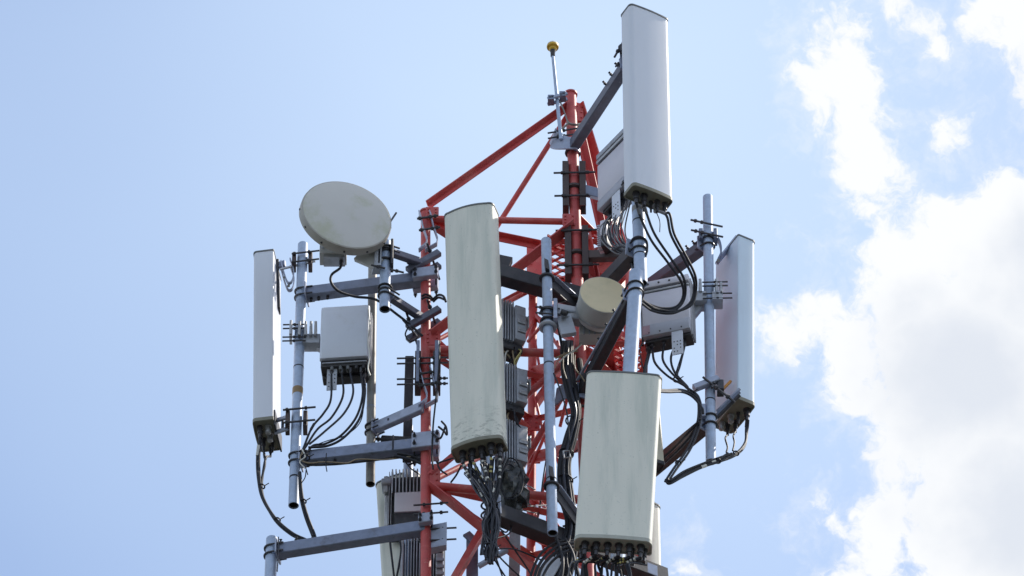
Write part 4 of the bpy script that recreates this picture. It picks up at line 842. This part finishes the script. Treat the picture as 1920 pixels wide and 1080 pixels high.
# white square unit cables
tl = [(574, 838, .10), (566, 852, .09), (572, 868, .07), (620, 871, .06), (700, 863, .04), (760, 856, .02), (790, 870, .05), (805, 885, .1)]
bundle('black cables sweeping from the white square radio unit down to the lower left arm',
       [[R1c[0], (620, 750, .07), (606, 776, .07), (586, 800, .08), (573, 830, .09)] + tl[1:], [R1c[1], (643, 742, .06), (622, 782, .07), (596, 804, .08), (577, 832, .09)] + tl[1:],
        [R1c[2], (662, 738, .06), (645, 775, .07), (610, 808, .08), (580, 833, .09)], [R1c[3], (680, 740, .06), (668, 782, .07), (640, 816, .08), (610, 832, .09), (585, 837, .1)] + tl[2:],
        [R1c[4], (684, 740, .05), (674, 785, .06), (645, 820, .07), (614, 836, .08), (578, 839, .09)], [R1c[3], (682, 745, .05), (676, 790, .06), (648, 816, .07), (615, 826, .08), (585, 837, .09)]],
       r=(.0085, .0085, .0085, .009, .0095, .004), mt=('cable_black', 'cable_black', 'cable_navy', 'cable_black', 'cable_black', 'cable_black'), tapes=((0, .28, .06, 'cable_black'), (4, .07, .09, 'cable_navy')), ties=((568, 850, .1, .03), (573, 858, .08, .03)))
bundle('thin tan cable running along the front of the lower left arm', [[(568, 846, .08), (563, 860, .06), (578, 868, .05), (610, 866, .04), (650, 868, .04), (672, 861, .03), (720, 862, .02), (770, 856, .0)], [(566, 842, .06), (572, 856, .05), (562, 866, .05), (572, 878, .05)]], r=.005, mt=('cable_tan', 'tape_white'))
bundle('loose tie ends under the lower left arm', [[(574, 880, .08), (572, 895, .08), (565, 906, .08)], [(573, 876, .08), (577, 890, .08)], [(612, 850, .04), (611, 870, .03), (613, 884, .03)]], r=.004, mt='cable_black')
# tall olive panel jumpers
def p3():
    paths = []; mts = []; rs = []; tapes = []
    rnd = random.Random(3)
    ends = [(905, 1040), (912, 1050), (918, 1056), (924, 1052), (930, 1044), (915, 1046), (921, 1058)]
    for i, tip in enumerate(P3.tips):
        for j in range(9):
            o = rnd.uniform(-6, 6); e = ends[(i+j*2) % 7]; side = -1 if (i+j) % 2 else 1; bulge = rnd.uniform(1, 17)*side
            y2 = rnd.uniform(-8, 8); dd = rnd.uniform(-.05, .05)
            tp = tip if j == 0 else tip+V((rnd.uniform(-.05, .05), rnd.uniform(0, .1), rnd.uniform(-.02, .02)))
            paths.append([tp, ((tip.x/.004+960)*.62+920*.38+o, 912+y2, -.62+dd), (921+o+bulge*.3, 952+y2, -.60+dd), (920+bulge, 990+y2, -.60+dd), (e[0]+rnd.uniform(-3, 3), e[1]-18, -.60+dd), (e[0]+rnd.uniform(-4, 4), e[1], -.6+dd)])
            mts.append(rnd.choice(['cable_black', 'cable_black', 'cable_black', 'cable_navy', 'cable_navy', 'cable_grey'])); rs.append(.0085 if j == 0 else rnd.choice([.0045, .005, .006]))
            k = len(paths)-1
            if j == 0:
                for f in (.03, .085, .12, .16): tapes.append((k, f, .016, 'tape_yellow' if i in (1, 3) else 'tape_white'))
            elif rnd.random() < .3: tapes.append((k, rnd.uniform(.1, .3), .04, 'tape_white'))
    bundle('thick sheaf of black jumper cables hanging from the tall olive panel', paths, rs, mts, tapes, ties=((921, 945, -.6, .045), (918, 1028, -.6, .05)))
p3()
bundle('loose black cables splaying out below the cable sheaf at the picture bottom', [[(922, 1040, -.5), (935, 1062, -.45), (950, 1085, -.4)], [(928, 1035, -.5), (952, 1060, -.4), (990, 1095, -.3)], [(925, 1030, -.5), (965, 1030, -.3), (1015, 1050, -.1)], [(930, 1010, -.5), (955, 1000, -.4), (958, 975, -.3), (955, 955, -.3)], [(930, 985, -.4), (948, 998, -.3), (957, 985, -.3)], [(930, 1045, -.5), (945, 1090, -.4)], [(940, 995, -.4), (985, 1060, -.2), (1005, 1095, -.2)]], r=.006)
bundle('small loop of black cable left of the tall olive panel foot', [[(838, 890, -.1), (825, 880, -.1), (822, 869, -.1), (840, 862, -.12), (860, 856, -.2)], [(845, 905, -.2), (856, 890, -.25), (865, 872, -.3)]], r=.007)
# wrapped coil next to the panel foot
def wrapped():
    c = P(957, 918, -.28); T = Thing('wrapped_coil', 'lumpy black plastic-wrapped cable coil below the finned units', 'cable coil', c-ZV*.2)
    m = MB(); n = 22; rings = []
    for i in range(1, 18):
        a = math.pi*i/18
        rings.append([c+V((.125*math.sin(a)*math.cos(b), .13*math.sin(a)*math.sin(b), .25*math.cos(a)))*1.0*(1+.30*mnoise.noise(V((3*math.sin(a)*math.cos(b), 3*math.sin(a)*math.sin(b), 4*math.cos(a))))+.12*mnoise.noise(V((9*math.cos(b)*math.sin(a), 9*math.sin(b), 11*math.cos(a))))) if False else c+V((.125*math.sin(a)*math.cos(b), .13*math.sin(a)*math.sin(b), .25*math.cos(a)))*(1+.35*mnoise.noise(V((2.6*math.sin(a)*math.cos(b)+5, 2.6*math.sin(a)*math.sin(b), 3.5*math.cos(a))))+.14*mnoise.noise(V((8*math.cos(b)*math.sin(a), 8*math.sin(b)*math.sin(a), 9*math.cos(a))))) for b in [2*math.pi*k/n for k in range(n)]])
    m.loft(rings); T.part('wrapping', m, 'wrap_black')
    for k in range(2):
        R = .085+.02*k; cc = c+V((.0, -.11-.012*(k % 3), -.02)); pts = [cc+V((R*.75*math.cos(t)+.01*k, .02*math.sin(2*t+k), R*1.9*math.sin(t))) for t in [2*math.pi*j/26 for j in range(27)]]
        m = MB(); m.path(pts, .006, 6); T.part('cable_loop', m, 'cable_black')
    m = MB(); m.beam(c+V((0, .02, .1)), on('N', 890)+V((.03, .03, 0)), .05, .07); T.part('hanger', m, 'arm_steel')
wrapped()
rr = random.Random(11)
for idx, ((tips, q), lab) in enumerate(zip(FC, ('tangle of taped wires under the uppermost finned unit', 'short cables looping under the middle finned unit', 'cables looping below the lowest finned unit'))):
    ps = []; ms = []
    for k in range(14 if idx == 0 else 7):
        t0 = rr.choice(tips)+V((rr.uniform(-.04, .04), rr.uniform(-.04, .04), .03)); d = V((rr.uniform(-.07, .06), rr.uniform(-.08, .05), -rr.uniform(.10, .26)))
        ps.append([t0, t0+d*.4+V((rr.uniform(-.05, .05), -.03, 0)), t0+d, t0+d+V((rr.uniform(-.06, .06), .05, -.05))]); ms.append(rr.choice(['cable_tan', 'cable_black', 'tape_white', 'cable_black', 'tape_yellow'] if idx == 0 else ['cable_black', 'cable_black', 'cable_navy', 'cable_tan']))
    bundle(lab, ps, .006, ms)
# riser bundle on the tall leg
rp = []; rs = []; rm = []; tp = []
for k in range(24):
    ox = rr.uniform(-11, 11); oy = rr.uniform(-.06, .06)
    rp.append([(1066+ox*.6, 640, -.12+oy), (1064+ox, 690, -.14+oy), (1072+ox, 735, -.16+oy), (1080+ox*.7, 775, -.16+oy), (1070+ox, 820, -.16+oy), (1058+ox, 870, -.16+oy), (1062+ox*1.2, 930, -.15+oy), (1072+ox, 985, -.15+oy), (1060+ox*2, 1040, -.15+oy), (1040+ox*2.5, 1100, -.15+oy)])
    rs.append(rr.choice([.009, .011, .013])); rm.append(rr.choice(['cable_black', 'cable_black', 'cable_black', 'cable_navy']))
    if k in (2, 6, 9):
        for f in (.29, .315, .34): tp.append((k, f, .02, 'tape_yellow'))
    if k in (4, 11): tp.append((k, .45, .02, 'tape_white'))
bundle('thick black riser cables strapped along the tall red leg behind the middle pole', rp, rs, rm, tp, ties=((1074, 790, -.16, .052), (1062, 850, -.16, .052), (1060, 900, -.16, .055)))
T = Thing('cable_buckle', 'small grey buckle strapped round the black riser cables', 'buckle', P(1061, 853, -.27))
m = MB(); pts = px([(1056, 846), (1068, 845), (1069, 857), (1058, 859), (1056, 846)], -.27); m.path(pts, .007, 6); T.part('frame', m, 'zinc')
bundle('black cable hanging in front of the middle pole', [[(1038, 700, -.5), (1050, 730, -.5), (1063, 775, -.45), (1068, 830, -.4), (1070, 850, -.3)], [(1003, 1000, .5), (1012, 950, .4), (1018, 900, .3), (1026, 850, .3)]], r=.006)
bundle('tan and white cables crossing the tall leg below the drum antenna', [[(1041, 672, -.3), (1058, 664, -.32), (1075, 658, -.3), (1090, 645, -.25), (1096, 636, -.2)], [(1048, 680, -.3), (1060, 668, -.32), (1080, 655, -.3), (1093, 642, -.25)], [(1078, 665, -.3), (1078, 690, -.3), (1090, 705, -.28), (1096, 715, -.28)], [(1056, 668, -.28), (1056, 690, -.28), (1062, 710, -.26)], [(1040, 690, -.3), (1048, 672, -.3), (1062, 664, -.3), (1083, 658, -.3)]], r=(.007, .006, .005, .005, .004), mt=('cable_tan', 'tape_white', 'cable_tan', 'cable_tan', 'cable_tan'))
bundle('short black cable ends hanging off the tall leg under the drum antenna', [[(1068, 655, -.15), (1066, 690, -.18), (1074, 730, -.2)], [(1086, 675, -.15), (1090, 700, -.18), (1094, 722, -.18)], [(1056, 640, -.2), (1053, 660, -.2), (1058, 680, -.2)], [(1044, 600, -.3), (1050, 630, -.26), (1056, 668, -.2)]], r=(.018, .022, .012, .01))
# cables round the left leg
bundle('black cable ring and loop round the left tower leg below the dish clamp', [[(790, 556, -.06), (798, 552, -.07), (808, 556, -.05), (811, 563, .0), (805, 560, .06)], [(790, 561, -.06), (799, 557, -.07), (809, 561, -.05)], [(811, 562, -.02), (822, 553, -.05), (832, 556, -.1), (836, 566, -.1)], [(812, 566, -.02), (822, 558, -.05), (834, 562, -.1)]], r=.009)
bundle('thin black cable dropping beside the left tower leg', [[(824, 640, -.1), (823, 680, -.11), (820, 720, -.11), (816, 760, -.1), (812, 800, -.1), (810, 850, -.1), (812, 880, -.08)], [(822, 800, -.1), (832, 808, -.1), (838, 815, -.12), (836, 800, -.12), (828, 790, -.1)], [(810, 812, -.12), (825, 822, -.12), (835, 800, -.12)]], r=(.007, .008, .008))
bundle('black cables slipping under the lower left arm to the tower leg', [[(740, 855, .0), (772, 862, .0), (795, 872, .0), (808, 884, .04)], [(745, 850, .0), (775, 856, .0), (800, 872, .02), (812, 884, .06)], [(757, 862, .05), (770, 878, .05), (784, 888, .05)], [(766, 872, .06), (780, 866, .05), (790, 860, .05)]], r=(.012, .01, .005, .008))
bundle('black cable hanging in front of the hidden olive panel at the bottom left', [[(730, 1005, .35), (734, 1040, .36), (740, 1090, .36)], [(748, 1005, .35), (752, 1030, .35), (748, 1060, .35), (742, 1090, .35)]], r=.008)
# upper right unit tangle
ps = []; ms = []
for k, tip in enumerate(R3c):
    for j in range(5):
        o = rr.uniform(-9, 9); ps.append([tip+V((rr.uniform(-.015, .015), 0, .02)), (1135+k*6+o, 425+rr.uniform(-5, 5), -.5), (1138+k*6+o*1.5, 452+rr.uniform(-6, 6), -.55), (1160+k*4+o, 470+rr.uniform(-6, 4), -.62), (1184+o*.6, 482+k, -.7), (1190+o*.4, 510, -.78), (1192+o*.4, 545, -.82)])
        ms.append(rr.choice(['cable_grey', 'cable_black', 'cable_black', 'cable_navy', 'cable_grey']))
bundle('tangle of grey and black jumper cables under the upper right radio unit', ps, .0045, ms)
bundle('black cable loop tied round the pole under the topmost panel', [[(1183, 455, -.95), (1188, 447, -.98), (1200, 444, -.98), (1212, 452, -.95), (1213, 470, -.92), (1208, 486, -.9)], [(1150, 470, -.6), (1165, 462, -.75), (1184, 468, -.9)]], r=.009)
# topmost panel jumpers looping in front of the lilac unit
bundle('four black jumper cables looping from the topmost panel across the lilac radio unit',
       [[P2.tips[0], (1203, 412, -1.0), (1222, 452, -.95), (1252, 492, -.85), (1277, 528, -.75), (1281, 555, -.65), (1268, 575, -.62), (1240, 578, -.66), (1212, 568, -.75), (1200, 555, -.85)],
        [P2.tips[1], (1214, 405, -1.0), (1228, 440, -.95), (1258, 485, -.85), (1282, 522, -.75), (1284, 556, -.65), (1270, 578, -.62), (1244, 583, -.66), (1214, 573, -.75), (1200, 562, -.85)],
        [P2.tips[4], (1250, 405, -1.0), (1258, 440, -.95), (1280, 482, -.85), (1299, 520, -.75), (1302, 545, -.65), (1292, 570, -.62), (1262, 587, -.64), (1225, 583, -.7), (1200, 566, -.85)],
        [P2.tips[6], (1256, 402, -1.0), (1264, 438, -.95), (1286, 480, -.85), (1303, 515, -.75), (1305, 545, -.65), (1296, 572, -.62), (1264, 584, -.64), (1228, 578, -.7), (1200, 560, -.85)],
        [P2.tips[5], (1237, 415, -1.05), (1237, 435, -1.05)]],
       r=(.010, .010, .010, .010, .0035), tapes=((0, .06, .05, 'cable_grey'), (1, .06, .05, 'cable_grey'), (2, .06, .06, 'cable_grey')))
# lilac unit jumpers to the right pole
J = [(1290, 728, -.26), (1305, 740, -.26), (1310, 765, -.26), (1306, 800, -.26), (1290, 840, -.3), (1262, 880, -.36), (1247, 903, -.38)]
bundle('black cables from the lilac radio unit joining at the right pole and drooping back',
       [[R2c[1], (1228, 680, -.22), (1252, 705, -.24), (1278, 720, -.25)] + J, [R2c[2], (1243, 675, -.22), (1260, 700, -.24), (1284, 722, -.25)] + J, [R2c[3], (1258, 672, -.22), (1265, 698, -.24), (1288, 724, -.25)] + J,
        [R2c[4], (1275, 685, -.22), (1270, 706, -.24), (1286, 726, -.25)] + [(p[0]+4, p[1]+3, p[2]) for p in J], [R2c[4], (1270, 690, -.22), (1266, 704, -.24)],
        [(1225, 730, -.9), (1250, 732, -.6), (1275, 731, -.35), (1295, 737, -.27), (1312, 752, -.26), (1313, 770, -.26)], [(1225, 733, -.9), (1252, 735, -.6), (1280, 735, -.35), (1300, 745, -.27), (1316, 765, -.26), (1318, 776, -.25)],
        [R2c[0], (1210, 690, -.3), (1209, 705, -.35)], [(1205, 642, -.24), (1200, 655, -.26), (1203, 680, -.3), (1208, 695, -.3)]],
       r=(.009, .009, .009, .009, .004, .010, .010, .015, .005), ties=((1268, 712, -.24, .022), (1294, 736, -.26, .024), (1272, 868, -.34, .02)))
bundle('black cables sagging from the rightmost panel below the right pole',
       [[P5.tips[2], (1360, 822, -.15), (1364, 838, -.2), (1362, 848, -.22)], [P5.tips[5], (1375, 818, -.1), (1377, 830, -.15), (1374, 845, -.2)],
        [P5.tips[4], (1399, 805, .0), (1397, 830, -.05), (1380, 850, -.15), (1350, 862, -.24), (1315, 872, -.3), (1285, 886, -.34), (1258, 904, -.38), (1247, 902, -.38)],
        [P5.tips[4]+V((.01, 0, 0)), (1401, 808, .0), (1396, 836, -.05), (1378, 854, -.15), (1350, 865, -.24), (1315, 876, -.3), (1288, 888, -.34), (1262, 904, -.38), (1250, 906, -.38)],
        [(1365, 850, -.22), (1340, 866, -.26), (1310, 879, -.3), (1280, 894, -.35), (1255, 907, -.38), (1248, 899, -.38)], [(1372, 850, -.2), (1340, 861, -.27), (1310, 872, -.32), (1282, 884, -.36), (1256, 901, -.4), (1252, 895, -.38)]],
       r=(.007, .007, .010, .010, .009, .008), tapes=((2, .06, .06, 'unit_dark'), (2, .55, .04, 'tape_white'), (3, .62, .05, 'tape_white')), ties=((1345, 864, -.25, .024), (1380, 850, -.15, .02)))
bundle('black cables along the lower right arm', [[(1310, 790, -.3), (1290, 812, -.2), (1265, 838, -.0), (1240, 862, .1), (1225, 880, .2)], [(1313, 785, -.3), (1297, 815, -.2), (1270, 845, -.05), (1245, 868, .1)]], r=.010, mt=('cable_black', 'cable_tan') if False else 'cable_black')
# lower olive panel jumpers
ps = []; rs = []; ms = []; tp = []
for k, tip in enumerate(P4.tips):
    for j in range(3):
        x0 = tip.x/.004*.975+960; e = rr.uniform(-14, 14); d = rr.uniform(-.03, .08)
        ps.append([tip+V((.01*j, .02*j, 0)), (x0+e*.3, 1056, -1.16+d), (x0+e*.7, 1078, -1.12+d), (x0+e, 1120, -1.05+d), (1140+e, 1190, -.9+d)]); rs.append(rr.choice([.006, .008, .010])); ms.append(rr.choice(['cable_black', 'cable_grey', 'cable_black', 'cable_navy']))
        if j == 0:
            for f in (.12, .18, .24): tp.append((len(ps)-1, f, .014, 'tape_white' if k % 2 else 'tape_yellow'))
bundle('jumper cables hanging from the lower olive panel at the picture bottom', ps, rs, ms, tp)
bundle('thick black cables arching from the riser bundle to below the lower olive panel', [[(1080, 1018, -.3), (1050, 1022, -.35), (1025, 1040, -.35), (1008, 1065, -.35), (998, 1100, -.35)], [(1085, 1024, -.3), (1055, 1028, -.36), (1030, 1046, -.36), (1014, 1068, -.36), (1006, 1100, -.36)], [(1088, 1030, -.3), (1062, 1034, -.38), (1038, 1050, -.38), (1022, 1072, -.38), (1012, 1100, -.38)], [(1075, 1014, -.28), (1046, 1016, -.33), (1018, 1034, -.33), (1002, 1060, -.33), (990, 1095, -.33)], [(1060, 1010, -.3), (1075, 1040, -.4), (1080, 1070, -.4), (1100, 1100, -.4)], [(1040, 1000, -.3), (1055, 1050, -.4), (1050, 1100, -.4)], [(1068, 1005, -.3), (1062, 1050, -.36), (1075, 1100, -.36)]], r=(.012, .012, .010, .010, .010, .012, .01))
bundle('tie cords crossing between the red legs near the bottom', [[(975, 930, -.2), (1000, 950, .2), (1025, 955, .5), (1035, 962, .6)], [(975, 955, -.2), (1005, 962, .2), (1030, 965, .5)], [(975, 905, -.2), (992, 912, .1), (1003, 918, .3)], [(985, 950, -.2), (1012, 948, .3), (1030, 946, .6)]], r=.005)
# galvanised plates at the bottom
T = Thing('channel_post', 'upright grey steel channel with slanted top at the bottom centre', 'post', P(886, 1200, .1))
m = MB(); a = P(886, 1012, .1); b = P(886, 1200, .1); m.prof(b, a, [(-.04, -.004), (.045, -.004), (.045, .05), (.038, .05), (.038, .004), (-.04, .004)], YV); T.part('channel', m, 'arm_steel'); m = MB(); m.strip([a+V((-.045, -.01, .05)), a+V((.04, -.01, -.06))], .02, .06, YV); T.part('slanted_top', m, 'arm_steel')
m = MB(); m.tube(P(897, 1062, .05), P(960, 1026, -.05), .022, n=14); T.part('cross_tube', m, 'galvanised')
T = Thing('flat_bar', 'pale upright galvanised flat bar with bolts right of the cable sheaf', 'bar', P(964, 1250, .15))
m = MB(); m.beam(P(966, 960, .15), P(962, 1250, .15), .012, .08, XV); T.part('bar', m, 'zinc')
for y in (1032, 1040):
    for x in (966, 970): m = MB(); c = P(x, y, .15); m.tube(c-YV*.01, c-YV*.02, .007, n=8); T.part('bolt', m, 'bolt_steel')
T = Thing('shroud_plate', 'pale slanted steel plate beneath the middle pole at the picture bottom', 'plate', P(1030, 1090, -.2))
m = MB(); m.beam(P(1020, 1085, -.22), P(1046, 1048, -.18), .02, .10, XV); T.part('plate', m, 'unit_white')
